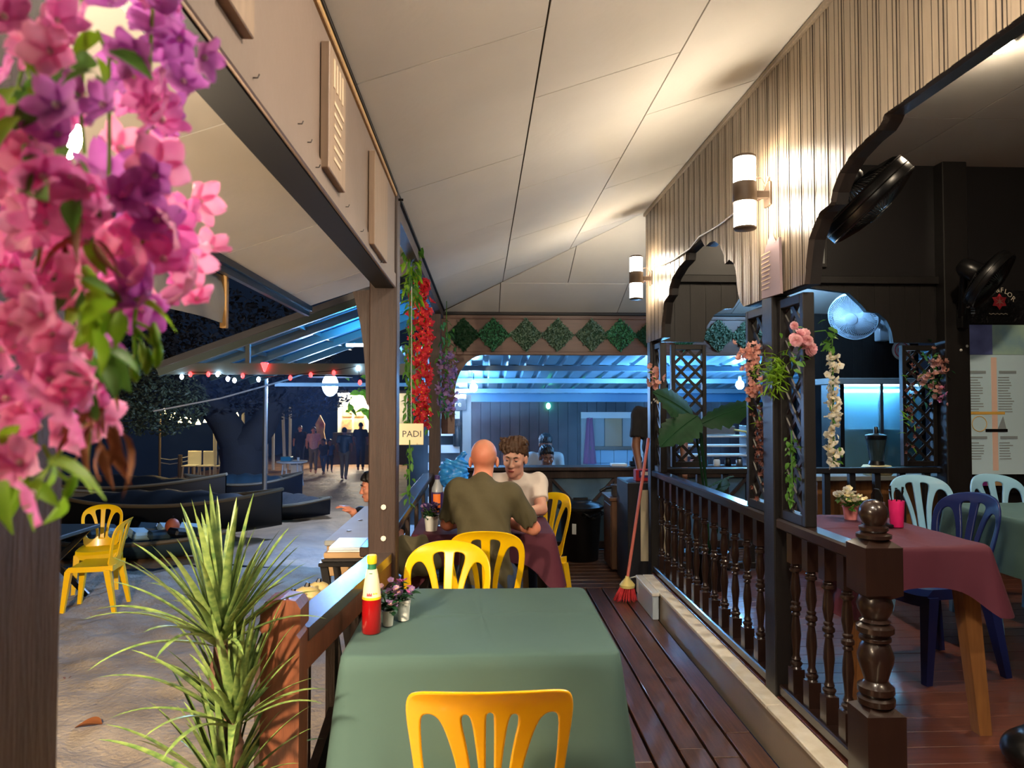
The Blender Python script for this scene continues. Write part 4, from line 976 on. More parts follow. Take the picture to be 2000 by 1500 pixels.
for k, (y0, y1, z0, z1, lab) in enumerate(((1.05, 1.17, 2.10, 2.40, 'blank'), (1.74, 1.95, 2.08, 2.395, 'carved'), (2.48, 2.82, 2.06, 2.39, 'plain'))):
    t = thing('wooden_plaque', ['worn flaky plaque at the near end of the taupe fascia', 'carved lettered plaque in the middle of the taupe fascia', 'plain pale plaque on the taupe fascia next to the timber post'][k], 'plaque', (-.398, (y0+y1)/2, z0))
    h, w_ = z1-z0, (y1-y0)/2
    MB().cbox(.002, .024, -w_, w_, 0, h, .002).build('board', 'plaque', t)
    if k == 1:
        for j in range(4): MB().box(.024, .026, -.06+j*.035, -.045+j*.035, h*.70, h*.93).build('carved_stroke', 'plaque_text', t)
        for j in range(6): MB().box(.024, .026, -.05, .03+.02*(j % 3), h*.12+j*h*.09, h*.15+j*h*.09).build('carved_line', 'plaque_text', t)
# canvas side curtain of the porch
def cv(u, v): return (-1.345+.02*sin(9*u)*(1-v)+.008*sin(30*u+6*v), .5+3.24*u, 1.925+.25*v-.02*sin(pi*u)*(1-v))
t = thing('canvas_curtain', 'grey canvas side curtain hanging under the porch gutter', 'curtain', (0, 0, 0))
g = MB().grid(cv, 60, 8); g2 = MB().grid(lambda u, v: (lambda p: (p[0]-.004, p[1], p[2]))(cv(u, v)), 60, 8); g.add(g2.v, [f[::-1] for f in g2.f]); g.build('cloth', 'canvas', t, True)
MB().cbox(-1.36, -1.325, 3.74, 3.775, 1.90, 2.20, .003).build('batten', 'batten_wood', t)
# framed picture, hanging disc
t = thing('framed_picture', 'dark framed picture on the black boards behind the large fan', 'picture', (2.66, 5.565, 2.60))
MB().cbox(-.10, .10, -.02, 0, 0, .30, .004).build('frame', 'black_wood', t); MB().box(-.075, .075, -.024, -.02, .03, .27).build('print', 'grey_paint', t)
p = at(1760, 684, 7.2); t = thing('wall_disc', 'round patterned red and white disc hanging on the kitchen wall', 'ornament', p)
MB().lathe([(.10, 0), (.105, -.01), (.001, -.015)], 28, ax='y').build('disc', 'white_paint', t, True)
for rr in (.04, .075): MB().tube([(rr*cos(2*pi*k/24), -.016, rr*sin(2*pi*k/24)) for k in range(25)], .005, 5).build('ring', 'logo_red', t)
# menu board
t = thing('menu_board', 'large pale menu board under clear film beside the black post', 'menu', (3.90, 5.50, .95))
W_ = 1.1
MB().box(-.08, W_, .02, .06, -.15, 1.195).build('film_backing', 'foil_black', t)
MB().box(-.055, W_-.04, 0, .02, 0, .95).build('sheet', 'menu_face', t)
MB().box(-.055, .17, -.001, .02, .952, 1.19).build('photo', 'menu_photo', t); MB().box(.17, .5, -.001, .02, .952, 1.19).build('photo', 'menu_photo_pale', t)
MB().box(.155, .20, -.002, .0, .03, .93).build('colour_band', 'menu_band', t)
for (x0, zt, n) in ((-.03, .80, 14), (.22, .80, 14), (-.03, .28, 7), (.22, .28, 7), (.48, .80, 14)):
    MB().box(x0, x0+.14, -.003, 0, zt, zt+.022).build('heading', 'menu_ink', t)
    for k in range(n):
        MB().box(x0-.01, x0+.07+.05*rnd.random(), -.002, 0, zt-.035-k*.021, zt-.027-k*.021).build('text_line', 'menu_ink', t)
MB().box(-.03, .26, -.003, 0, .475, .497).build('price_bar', 'menu_orange', t)
MB().box(.10, .28, -.003, 0, .335, .36).build('print_bar', 'black_plastic', t); MB().prism([(.20, -.003, .36), (.27, -.003, .36), (.245, -.003, .46)], (0, .003, 0)).build('print_bar', 'menu_ink', t)
MB().tube([(.05+.06*cos(2*pi*k/20), -.002, .40+.06*sin(2*pi*k/20)) for k in range(21)], .003, 4).build('print_ring', 'menu_orange', t)
MB().cbox(-.055, .10, -.01, .0, -.09, -.02, .002).build('tag_card', 'purple_tag', t); MB().cbox(.10, .22, -.01, 0, -.09, -.01, .002).build('tag_card', 'carton', t)
t = thing('sign_banner', 'black banner with a red flower emblem and cream lettering above the menu', 'sign', (4.07, 5.52, 2.20))
MB().grid(lambda u, v: (-.24+1.1*u, .0+.006*sin(20*u+4*v), -.05+.27*v), 30, 4).build('banner_cloth', 'foil_black', t)
sc = lambda px, py: at(px, py, 5.505)-Vector(t.location)
em = [];
for k in range(12): a = pi/2+k*pi/6; em.append((.066*cos(a) if k % 2 == 0 else .042*cos(a), .066*sin(a) if k % 2 == 0 else .042*sin(a)))
e = place(outline_mesh('emblem', [em], 'logo_red', .004), 'emblem', t, sc(1952, 589), (pi/2, 0, 0))
for k in range(6):
    a = pi/2+k*pi/3; MB().tube([(0, -.004, 0), (.04*cos(a), -.004, .04*sin(a))], [.006, .001], 5).build('emblem_vein', 'petal_coral', e).rotation_euler = (-pi/2, 0, 0)
for ch, px, py, rot in (('&', 1949, 567, 8), ('F', 1957, 567, -2), ('L', 1965, 570, -14), ('O', 1972, 576, -26), ('R', 1979, 584, -38)):
    place(text_mesh('letter', ch, .055, 'logo_cream'), 'letter', t, sc(px, py), (pi/2, R(-rot), 0))
place(text_mesh('lettering', 'Beach Cafe', .03, 'logo_cream'), 'tagline', t, sc(1950, 612), (pi/2, 0, 0)) if False else MB().tube([sc(1932+4*k, 612+(k % 2)*2) for k in range(10)], .003, 4).build('tagline', 'logo_cream', t)
t = thing('ring_ornament', 'white ring with beads hanging from the black post', 'ornament', at(1888, 592, 5.42))
MB().tube([(.035*cos(2*pi*k/20), 0, .035*sin(2*pi*k/20)) for k in range(21)], .006, 6).build('ring', 'white_plastic', t)
for k in range(9): MB().ell((.03+.012*(k % 3), -.01, -.04-.02*(k//3)), (.006, .006, .006), 6, 4).build('bead', 'clear_blue', t)
for px, py in ((1876, 684), (1888, 676)):
    tag(MB().lathe([(.008, 0), (.012, -.006), (.006, -.014)], 8, at(px, py, 5.46), ax='y').build('knob', 'white_plastic'), 'small white knob on the black post by the menu', 'knob', 'white knobs on the black post')
p = at(1664, 870, 7.1)
t = thing('bottle_brush', 'yellow and blue bottle brush hanging beside the display fridge', 'brush', p)
MB().tube([(0, 0, .16), (0, 0, .10)], .016, 8).build('grip', 'label_purple', t); MB().tube([(0, 0, .10), (0, 0, -.04)], .022, 8).build('handle', 'leaf_lime', t); MB().tube([(0, 0, -.04), (0, 0, -.16)], [.01, .04, ], 8).build('bristles', 'broom_cream', t)

bs = soft_mesh('floor_bag', [soft([('e', (0, 0, .07), (.14, .12, .08)), ('e', (.08, .03, .10), (.10, .1, .07))], .012, .03)], 'black_plastic')
p = at(2030, 1530, 2.5); tag(place(bs, 'floor_bag', None, (p.x+.02, p.y, .19)), 'black bag on the dining floor in front of the maroon table', 'bag')

# ================================================================ OUTSIDE
def gz(x, y):
    z = -.45-.0235*max(y-7, 0)*(1 if y < 40 else 40/y)
    z -= .17*max(-8.5-x-.08*max(y-14, 0), 0)
    return z
def gnd(x, y): return gz(x, y)+.014*sin(3.1*x+1.7*y)*sin(2.3*y-.6*x)+.008*sin(9*x+4*sin(3*y))
def ground(name, m, xs, ys, label, rough=0):
    b = MB(); nx = len(xs); A = np.random.RandomState(5).normal(size=(len(ys)+4, nx+4))
    for _ in range(2): A = (A+np.roll(A, 1, 0)+np.roll(A, -1, 0)+np.roll(A, 1, 1)+np.roll(A, -1, 1))/5
    b.add([(x, y, gnd(x, y)+rough*A[j, i]) for j, y in enumerate(ys) for i, x in enumerate(xs)], [(j*nx+i, j*nx+i+1, (j+1)*nx+i+1, (j+1)*nx+i) for j in range(len(ys)-1) for i in range(nx-1)])
    return struct(b.build(name, m, None, True), label)
ground('ground_sand', 'sand', np.arange(-9, -.55, .06).tolist(), np.arange(-1, 9.01, .06).tolist(), 'pale footprinted sand beside the deck', .035)
ground('ground_path', 'wet_path', np.arange(-30, 9, .25).tolist(), np.arange(8.98, 60, .25).tolist(), 'brown trodden beach path', .06)
ground('ground_shore', 'wet_path', np.arange(-30, -8.95, .4).tolist(), np.arange(-3, 9.01, .4).tolist(), 'dark shore beyond the pale sand')
struct(MB().box(-160, -8, -5, 220, -1.6, -1.45).build('sea', 'water'), 'black night sea')
# dry leaves and litter
lm = leaf_mesh('dry_leaf', 'leaf_brown', .16, .05, .6, .1, 8)
for k, (px, py, s, rz) in enumerate(((200, 1397, 1.0, 1.6), (130, 1310, .5, .4), (470, 1200, .5, 2.0))):
    Y = 1.95*1390/(py-791); p = at(px, py, Y); p.z = gnd(p.x, p.y)+.014
    tag(place(lm, 'dry_leaf', None, p, (0, 0, rz), s), ['large curled dry leaf lying on the sand', 'small dry leaf on the sand beside the foreground post', 'small dry leaf on the sand under the spiky plant'][k], 'leaf')
# folding table by the yellow chairs
t = thing('folding_table', 'dark folding table with crossed legs on the sand by the yellow chairs', 'table', (-4.35, 7.2, -.45))
MB().cbox(-.40, .40, -.4, .4, .68, .72, .008).build('table_top', 'tarp_teal', t)
for s in (-.3, .3):
    MB().bar((-.33, s, .68), (.33, s, 0.01), .03, .05).build('leg', 'metal_dark', t); MB().bar((.33, s, .68), (-.33, s, 0.01), .03, .05).build('leg', 'metal_dark', t)
# boats
def boat(label, cx, cy, L, W, H, rz, m='boat_dark', z0=None, cover=None, name='boat'):
    t = thing(name, label, 'boat', (cx, cy, (gz(cx, cy) if z0 is None else z0)), rz)
    def f(u, v):
        s = 2*u-1; w_ = W/2*(1-abs(s)**2.6)+.02; a = pi*v
        x = s*L/2; y = -w_*cos(a); z = H*(1-sin(a)**.8)*(1+.0*s)+.35*H*s*s
        return (x, y, z)
    MB().grid(f, 24, 12).build('hull', m, t, True)
    for s in (-1, 1):
        MB().tube([((2*k/24-1)*L/2, s*(W/2*(1-abs(2*k/24-1)**2.6)+.02), H+.35*H*(2*k/24-1)**2) for k in range(25)], .03, 6).build('gunwale', 'boat_rim', t, True)
    if cover:
        MB().grid(lambda u, v: ((2*u-1)*L*.44, (2*v-1)*(W/2*(1-abs((2*u-1)*.88)**2.6)), H*1.02+.16*(1-(2*v-1)**2)*(1-(2*u-1)**2)+.02*sin(40*u)), 24, 8).build('cover', cover, t, True)
    for x in (-.2*L, .2*L): MB().box(x-.08, x+.08, -W*.42, W*.42, H*.72, H*.78).build('thwart', 'boat_rim', t)
    return t
boat('long dark boat with pale rim drawn up on the shore nearest the chairs', -5.0, 11.4, 3.8, 1.1, .55, R(-4), cover='boat_dark')
boat('second dark boat with pale rim lying farther up the shore', -7.0, 14.0, 4.4, 1.2, .6, R(-8), cover='boat_dark')
boat('dark upturned looking dinghy beside the white round table', -5.1, 15.6, 2.4, 1.2, .5, R(10), cover='tarp_teal', name='dinghy')
boat('low grey dinghy in the middle of the beach with stones on its edge', -3.7, 13.4, 1.9, 1.1, .3, R(-12), cover='bark_and_shaded_leaf', name='dinghy')
t = boat('kayak heaped with pale and dark checked cushions behind the yellow chairs', -4.65, 9.6, 2.6, .8, .25, R(3), 'tarp_teal', name='kayak')
for k in range(18):
    c = MB().cbox(-.1, .1, -.09, .09, 0, .07, .02).build('cushion', ['tarp_light', 'tarp_teal', 'tarp_teal', 'tarp_light', 'boat_dark'][k % 5], t); c.location = (-1.1+.26*(k//2), -.16+.3*(k % 2), .26+.05*rnd.random()); c.scale = (1.25, 1.25, 1.5); c.rotation_euler = (.3*rnd.random(), .3*rnd.random(), rnd.random())
p = at(337, 1020, 9.6); p.z = gz(p.x, 9.6)+.42; t = thing('buoy', 'rusty orange ball buoy resting on the end of the kayak', 'buoy', p); MB().ell((0, 0, 0), (.09, .09, .10), 16, 10).build('ball', 'orange_ball', t, True); MB().tube([(0, 0, .09), (.01, 0, .13)], .012, 6).build('eye', 'metal_dark', t)
# white round table with tub
gx, gy = -5.25, 20.; g0 = gz(gx, gy)
t = thing('garden_table', 'round white plastic table with slim legs on the beach', 'table', (gx, gy, g0))
MB().lathe([(.40, .66), (.42, .67), (.42, .70), (.40, .71), (.001, .71)], 28).build('table_top', 'white_plastic', t, True)
for k in range(4):
    a = pi/4+k*pi/2; MB().tube([(.27*cos(a), .27*sin(a), .67), (.3*cos(a), .3*sin(a), .35), (.36*cos(a), .36*sin(a), 0)], .02, 6).build('leg', 'white_plastic', t)
MB().tube([(.3*cos(k*pi/2+pi/4), .3*sin(k*pi/2+pi/4), .33) for k in range(5)], .014, 6).build('stretcher', 'white_plastic', t)
tag(MB().cbox(gx-.28, gx, gy-.13, gy+.13, g0+.711, g0+.83, .01).build('plastic_tub', 'teal_box'), 'teal tub standing on the round white table', 'tub')
tag(MB().lathe([(.03, 0), (.038, .1), (.03, .1)], 10, (gx+.2, gy-.1, g0+.711)).build('paper_cup', 'white_plastic'), 'white paper cup on the round white table', 'cup')
t = thing('cool_box', 'white cool box standing behind the round table', 'cool box', (-6.0, 23.5, gz(-6, 23.5))); MB().cbox(-.17, .17, -.15, .15, 0, .40, .02).build('box_body', 'white_plastic', t); MB().cbox(-.18, .18, -.16, .16, .40, .46, .02).build('lid', 'grey_paint', t)
for k in range(3):
    t = thing('beach_chair', ['white beach chair nearest the rope fence posts', 'white beach chair between two others by the rope fence', 'white beach chair beside the white stub pole'][k], 'chair', (-8.78+.5*k, 22-.1*k, gz(-8.6, 22)), 0, 'white beach chairs by the rope fence')
    MB().cbox(-.2, .2, -.25, .25, .45, .49, .01).build('seat', 'white_plastic', t); MB().cbox(-.2, .2, .22, .27, .49, .9, .01).build('backrest', 'white_plastic', t)
    for sx in (-.16, .16):
        for sy in (-.2, .22): MB().tube([(sx, sy, .46), (sx*1.15, sy*1.2, 0)], .025, 6).build('leg', 'white_plastic', t)
# rope fence
t = thing('rope_fence', 'low rope fence on stubby posts along the waterline', 'fence', (-9.5, 22, gz(-9.5, 22)))
pts = [at(312, 895, 22), at(352, 895, 22), at(379, 886, 23.5)]
for p in pts[1:]:
    p -= Vector(t.location); MB().tube([(p.x, p.y, -.1), (p.x, p.y, p.z+.10)], .07, 8).build('fence_post', 'boat_rim', t)
for dz in (0, -.13): MB().tube([pts[0]-Vector(t.location)+Vector((0, 0, dz)), (pts[0]-Vector(t.location)+pts[1])*.5+Vector((0, 0, dz-.05)), pts[1]+Vector((0, 0, dz)), (pts[1]+pts[2])*.5+Vector((0, 0, dz-.03)), pts[2]+Vector((0, 0, dz))], .012, 5).build('rope', 'rope_white', t)
# lamp pole with warm festoon
g0 = at(312, 925, 22)
t = thing('festoon_lights', 'tall thin pole with a festoon of warm cone lamps', 'festoon lights', (g0.x, 22, gz(g0.x, 22)))
L0 = Vector(t.location)
MB().tube([(0, 0, 0), at(312, 800, 22)-L0], .04, 8).build('pole', 'boat_rim', t)
fl = [(320, 805), (338, 806), (335, 816), (352, 823), (372, 824), (387, 826), (402, 822), (362, 815), (452, 816), (463, 813)]
MB().tube([at(312, 800, 22)-L0]+[at(x, y-5, 22)-L0 for x, y in ((335, 806), (360, 816), (387, 818), (405, 814), (430, 812), (465, 806))], .012, 5).build('wire', 'metal_dark', t)
for x, y in fl: MB().lathe([(.001, .12), (.03, .06), (.075, -.04), (.001, -.05)], 10, at(x, y, 22)-L0).build('lamp', 'bulb_warm', t, True)
# torches and poles
for k, (x, y0, y1, Y) in enumerate(((475, 810, 870, 24), (420, 842, 890, 22), (521, 835, 878, 25), (557, 790, 840, 26), (567, 800, 842, 27), (534, 822, 850, 27))):
    a, b = at(x, y1+8, Y), at(x-(5 if k == 3 else 0), y0, Y); a.z = gz(a.x, Y)-.02
    t = thing('beach_pole', ['white pole leaning in front of the tree fork', 'white stub pole among the beach chairs', 'white pole at the edge of the lit sand', 'white torch pole leaning by the walkers', 'thin white torch pole behind the leaning one', 'short white pole behind the lit sand'][k], 'pole', (a.x, Y, a.z))
    MB().tube([(0, 0, 0), b-a], .055, 8).build('shaft', 'white_plastic', t)
    MB().lathe([(.03, 0), (.06, .05), (.02, .12)], 8, b-a).build('cap', 'bulb_warm' if k == 3 else 'white_plastic', t)
# trees
def leaves(n, c, r, seed, s0=.12, m='tree_leaf', name='foliage', parent=None, flat=1.0):
    r_ = random.Random(seed); b = MB()
    for _ in range(n):
        while True:
            d = Vector((r_.uniform(-1, 1), r_.uniform(-1, 1), r_.uniform(-1, 1)))
            if .25 < d.length < 1: break
        p = Vector(c)+Vector((d.x*r[0], d.y*r[1], d.z*r[2])); s = s0*r_.uniform(.6, 1.4)
        e = Euler((r_.uniform(-1.2, 1.2), r_.uniform(-1.2, 1.2), r_.uniform(0, 6.28))).to_matrix()
        b.add([p+e@Vector(q)*s for q in ((0, -1, 0), (.45, 0, .12), (0, 1, 0), (-.45, 0, .12))], [(0, 1, 2, 3)])
    return stuff(b.build(name, m, parent))
def tree(label, base, branches, crowns, seed, name='tree'):
    t = thing(name, label, 'tree', base)
    tr = MB()
    for pts, rs in branches: tr.tube([Vector(p)-Vector(base) for p in pts], rs, 9)
    tr.build('trunk', 'bark_and_shaded_leaf', t, True)
    for k, (c, r, n, s, m) in enumerate(crowns): leaves(n, Vector(c)-Vector(base), r, seed+k, s, m, 'foliage', t)
    return t
b0 = at(478, 925, 17); b0.z = gz(b0.x, 17)-.05
tree('big dark forked tree standing over the beach', b0, [([b0, at(475, 900, 17), at(470, 870, 17)], [.62, .50, .5]), ([at(472, 880, 17), at(440, 825, 17), at(405, 780, 17), at(360, 720, 17), at(300, 640, 17)], [.42, .34, .3, .24, .15]), ([at(474, 880, 17), at(515, 830, 17), at(540, 780, 17), at(600, 740, 17), at(650, 690, 17)], [.42, .32, .26, .2, .1])],
     [(at(300, 785, 15.5), (1.15, .9, .75), 4200, .05, 'tree_leaf'), (at(560, 775, 17.5), (1.6, 1.0, .55), 2500, .05, 'bark_and_shaded_leaf'), (at(380, 690, 17), (3.4, 1.5, 1.6), 3500, .09, 'bark_and_shaded_leaf'), (at(120, 640, 16), (3.0, 1.5, 2.0), 3500, .09, 'bark_and_shaded_leaf')], 20)  # shade put into colour: unlit crowns near-black, the lamp-lit one olive
b0 = at(700, 770, 16); t = thing('leafy_branch', 'pale lit leafy twig hanging beside the bright lamp', 'branch', b0)
for k in range(16): place(leaf_mesh('leaf', 'leaf_lime', .28, .08, .3, .4) if k == 0 else t.children[0].data, 'leaf', t, (rnd.uniform(-.3, .35), 0, rnd.uniform(-.45, .45)), (rnd.uniform(-1, 1), rnd.uniform(-1, 1), rnd.uniform(0, 6)))
MB().tube([(-.4, 0, .6), (0, 0, .2), (.3, 0, -.4)], .012, 5).build('twig', 'bark_and_shaded_leaf', t)
# big shaded lamp
c = at(645, 752, 13)
t = thing('street_lamp', 'glaring white lamp with a dark shade on a curved arm over the path', 'lamp', (at(752, 800, 13).x, 13, gz(-1.8, 13))); o = Vector(t.location); q = c-o
MB().ell(q, (.14, .14, .20), 18, 12).build('bulb', 'lamp_cool', t, True); MB().lathe([(.06, .2), (.16, .18), (.40, .14), (.38, .16), (.05, .26)], 22, q).build('shade', 'metal_dark', t, True)
MB().tube([(0, 0, 0), (0, 0, q.z+.1), (-.1, 0, q.z+.22), (-.4, 0, q.z+.22), q+Vector((0, 0, .25))], .035, 8).build('pole', 'metal_dark', t, True)
# lit shop front far along the beach
x0, x1 = at(655, 800, 30).x, -3.0; zl, zh = at(700, 845, 30).z, at(700, 768, 30).z
t = thing('beach_kiosk', 'whitewashed lit kiosk with a dark counter at the far end of the path', 'kiosk', (x0, 30, gz(x0, 30)-.1)); o = Vector(t.location)
MB().box(0, x1-x0, .5, .6, 0, zh-o.z).build('wall', 'shop_wall', t); MB().box(-.1, x1-x0, 0, .4, 0, zl-o.z).build('counter', 'boat_dark', t); MB().cbox(-.2, x1-x0, -.3, .7, zh-o.z, zh-o.z+.12, .01).build('roof', 'grey_paint', t)
for k in range(4): MB().box(.2+.5*(k % 2), .6+.5*(k % 2), .44, .5, zl-o.z+.12+.55*(k//2), zl-o.z+.55+.55*(k//2)).build('poster', 'shop_poster', t)
MB().tube([(.2, -.1, zh-o.z-.06), (1.6, -.1, zh-o.z-.06)], .05, 8).build('tube_lamp', 'kiosk_fill', t)  # tube added under the roof to brighten the kiosk wall
p = at(625, 815, 28); t = thing('painted_figure', 'reddish painted figure board standing left of the kiosk', 'statue', (p.x, 28, gz(p.x, 28)))
MB().prism([(-.2, 0, 0), (.2, 0, 0), (.25, 0, .9), (.15, 0, 1.4), (.18, 0, 1.7), (0, 0, 2.05), (-.18, 0, 1.7), (-.12, 0, 1.4), (-.25, 0, .9)], (0, .1, 0)).build('board', 'shop_poster', t)
# blue-lit canopy with truss
yf = 8.3; a, b = at(310, 715, yf), at(728, 566, yf); sl = (b.z-a.z)/(b.x-a.x); xr = -.75; zr = a.z+sl*(xr-a.x)
t = thing('canopy_roof', 'blue-lit corrugated canopy roof beyond the porch', 'roof', (a.x, yf, a.z))
ln = Vector((xr-a.x, 0, zr-a.z))
for k in range(5):
    y0 = .1+k*.78; prof = []
    for j in range(5):
        q = y0+j*.155; prof += [(q, 0), (q+.03, .035), (q+.075, .035), (q+.105, 0)]
    n = len(prof)
    MB().add([(0, y, z) for y, z in prof]+[(ln.x, y, ln.z+z) for y, z in prof], [(i, i+1, n+i+1, n+i) for i in range(n-1)]).build('roof_sheet', 'roof_blue' if k % 2 else 'roof_sheet', t)  # alternate sheets coloured bluer, standing in for brighter and darker stripes of lamp light
for y in (0, .75, 1.55, 2.4, 3.2): MB().bar((0, y, -.07), (ln.x, y, ln.z-.07), .06, .10).build('rafter', 'steel_beam', t)
for s in (.25, .5, .75): MB().bar((ln.x*s, 0, ln.z*s-.03), (ln.x*s, 3.9, ln.z*s-.03), .05, .05).build('purlin', 'metal_grey', t)
MB().bar((0, -.05, -.0), (ln.x, -.05, ln.z-.0), .03, .07).build('fascia', 'metal_grey', t)
MB().tube([(1.9, 1.2, .35), (2.5, 1.2, .35)], .02, 8).build('tube_lamp', 'canopy_tube', t); MB().tube([(2.2, 1.2, .36), (2.2, 1.2, .72)], .006, 5).build('tube_cord', 'metal_dark', t)
MB().bar((0, .02, -.03), (3.0, .02, -.03), .06, .13).build('tie_beam', 'steel_beam', t); MB().bar((1.0, .02, .02), (1.0, .02, .36), .05, .05, (0, 1, 0)).build('strut', 'steel_beam', t)
MB().bar((.2, 3.9, -.1), (3.2, 3.9, -.1), .05, .06).build('eave_beam', 'white_paint', t)
MB().tube([(.1, 3.7, -2.3), (.1, 3.7, 0)], .04, 8).build('leg', 'metal_grey', t)
# string of small coloured lights
t = thing('string_lights', 'string of small red and white lights along the canopy beam', 'string lights', at(330, 740, 8.27)); o = Vector(t.location)
sb = [(355, 736, 'w'), (372, 731, 'r'), (407, 731, 'r'), (425, 731, 'w'), (445, 740, 'w'), (458, 743, 'w'), (474, 734, 'r'), (505, 741, 'w'), (567, 738, 'r'), (607, 732, 'r'), (652, 728, 'r'), (699, 719, 'w'), (703, 747, 'r')]
MB().tube([at(x, y-4, 8.27)-o for x, y, _ in sb], .004, 4).build('wire', 'metal_dark', t)
for x, y, c in sb: MB().ell(at(x, y, 8.27)-o, (.022, .022, .03), 8, 6).build('bulb', 'bulb_red' if c == 'r' else 'bulb_white', t, True)
t = thing('warning_lantern', 'red cone lantern fixed to the canopy tie beam', 'lantern', at(517, 717, 8.25)); MB().lathe([(.04, .05), (.045, .04), (.012, -.05), (.001, -.055)], 12).build('cone', 'bulb_red', t, True)
tag(MB().tube([at(300, 803, 10), at(430, 778, 10), at(560, 742, 10), at(600, 728, 10)], .012, 5).build('washing_line', 'rope_white'), 'thin pale line stretched across the beach below the canopy', 'rope')
# outside the rail: bench with coconuts, stand with folders, counter
t = thing('low_bench', 'small wooden bench outside the rail carrying coconuts', 'bench', (-.74, 3.02, -.45)); MB().cbox(-.11, .09, -.3, .26, 1.03, 1.06, .005).build('top', 'brown_post', t)
for sx in (-.09, .07):
    for sy in (-.26, .22): MB().box(sx-.02, sx+.02, sy-.02, sy+.02, 0, 1.03).build('leg', 'brown_post', t)
for k, (x, y, s) in enumerate(((-.77, 2.80, .95), (-.77, 2.96, 1.0), (-.75, 3.12, .9), (-.73, 3.25, .8))):
    q = thing('coconut', ['yellowish husked coconut at the near end of the low bench', 'large pale husked coconut second along the low bench', 'pale husked coconut third along the low bench', 'small pale husked coconut at the far end of the low bench'][k], 'coconut', (x, y, .61+.062*s), 0, 'coconuts on the low bench')
    MB().ell((0, 0, 0), (.075*s, .07*s, .062*s), 14, 9).build('husk', 'gourd', q, True); MB().tube([(.0, 0, .055*s), (.005, 0, .08*s)], [.014, .008], 6).build('stalk', 'metal_dark', q)
t = thing('serving_stand', 'grey-topped serving stand on thin legs outside the far rail', 'stand', (-.74, 4.6, -.45))
MB().cbox(-.13, .13, -.6, .75, 1.17, 1.20, .005).build('top', 'grey_paint', t); MB().cbox(-.12, .12, -.58, .72, 1.0, 1.17, .004).build('drawer_box', 'carton', t)
for sx in (-.11, -.07, .10):
    for sy in (-.56, .7): MB().tube([(sx, sy, 0), (sx, sy, 1.0)], .012, 6).build('leg', 'metal_grey', t)
for sy in (-.3, .1): MB().lathe([(.014, 1.201), (.016, 1.203), (.001, 1.204)], 8, (-.05, sy, 0)).build('stud', 'metal_dark', t)
t = thing('side_stand', 'black crossed-leg stand beside the timber post', 'stand', (-.665, 3.62, -.45)); MB().cbox(-.12, .11, -.14, .2, 1.17, 1.19, .004).build('top', 'black_plastic', t)
for s in (-.1, .15): MB().bar((-.1, s, 0), (.09, s, 1.17), .02, .035).build('leg', 'black_plastic', t); MB().bar((.09, s, 0), (-.1, s, 1.17), .02, .035).build('leg', 'black_plastic', t)
for k, (m, h0, h1, w_) in enumerate((('black_wood', .741, .755, .11), ('carton', .756, .782, .10), ('paper', .783, .79, .085), ('clear_blue', .791, .806, .08))):
    tag(MB().cbox(-.665-w_, -.665+w_*.9, 3.50+.01*k, 3.78, h0, h1, .002).build('menu_folder', m), ['black', 'brown card', 'white', 'pale blue'][k]+' menu folder in the stack on the black stand', 'folder', 'folders stacked by the post')
# hanging sign with lettering
t = thing('hanging_sign', 'small cream sign with dark letters hanging behind the red garland', 'sign', at(803, 848, 4.35)); MB().cbox(-.075, .075, -.006, .006, -.065, .065, .003).build('board', 'label_cream', t)
place(text_mesh('lettering', 'PADI', .055, 'black_plastic'), 'lettering', t, (.005, -.0075, .0), (pi/2, 0, 0)); MB().tube([(0, 0, .065), (0, 0, .9)], .002, 4).build('cord', 'rope_white', t)

# ================================================================ KITCHEN BEHIND THE COUNTER
kr0, kr1 = 7.55, 11.6; kz = lambda y: 2.10-.105*(y-7.55)
t = struct(MB().box(-1.2, 5.2, 7.45, 11.7, -.46, -.42).build('floor_kitchen', 'grey_paint'), 'concrete kitchen floor')
t = thing('kitchen_roof', 'corrugated metal kitchen roof glowing blue with smoke', 'roof', (0, kr0, kz(kr0)))
for k in range(7):
    x0 = -1.0+k*.88; prof = []
    for j in range(4): q = x0+j*.22; prof += [(q, 0), (q+.13, 0), (q+.15, .03), (q+.20, .03)]
    prof.append((x0+.88, 0)); n = len(prof); dz = kz(kr1)-kz(kr0)
    MB().add([(x, 0, z) for x, z in prof]+[(x, kr1-kr0, z+dz) for x, z in prof], [(i, i+1, n+i+1, n+i) for i in range(n-1)]).build('roof_sheet', 'roof_sheet', t)
for y in (1.1, 2.2, 3.3): MB().box(-1.0, 5.1, y-.03, y+.03, -.105*y-.07, -.105*y-.005).build('purlin', 'roof_sheet', t)
MB().box(-1.0, 5.1, 3.9, 3.98, -.105*3.9-.14, -.105*3.9).build('wall_beam', 'roof_blue', t)
zt = kz(11.5)-.02
wkb = struct(MB().box(-1.2, 5.2, 11.56, 11.62, -.45, zt).build('wall_kitchen_back', 'under_dark'), 'dark back wall of the kitchen')
x = -.17
while x < 5.0:
    MB().cbox(x, x+.152, 11.53, 11.56, -.42, zt-.02, .005).build('plank', 'maroon_plank' if x < 1.05 or x > 2.6 else 'navy_plank', wkb); x += .157
MB().box(-.31, -.17, 11.45, 11.56, -.42, zt).build('pillar', 'grey_paint', wkb)
t = thing('slatted_shelf', 'white slatted shelf against the kitchen back wall', 'shelf', (-.55, 11.4, -.42))
for k in range(7): MB().box(-.3, .2, -.05, .1, .35+.27*k, .47+.27*k).build('slat', 'white_paint', t)
for x in (-.3, .17): MB().box(x, x+.03, -.02, .13, 0, 2.2).build('upright', 'metal_dark', t)
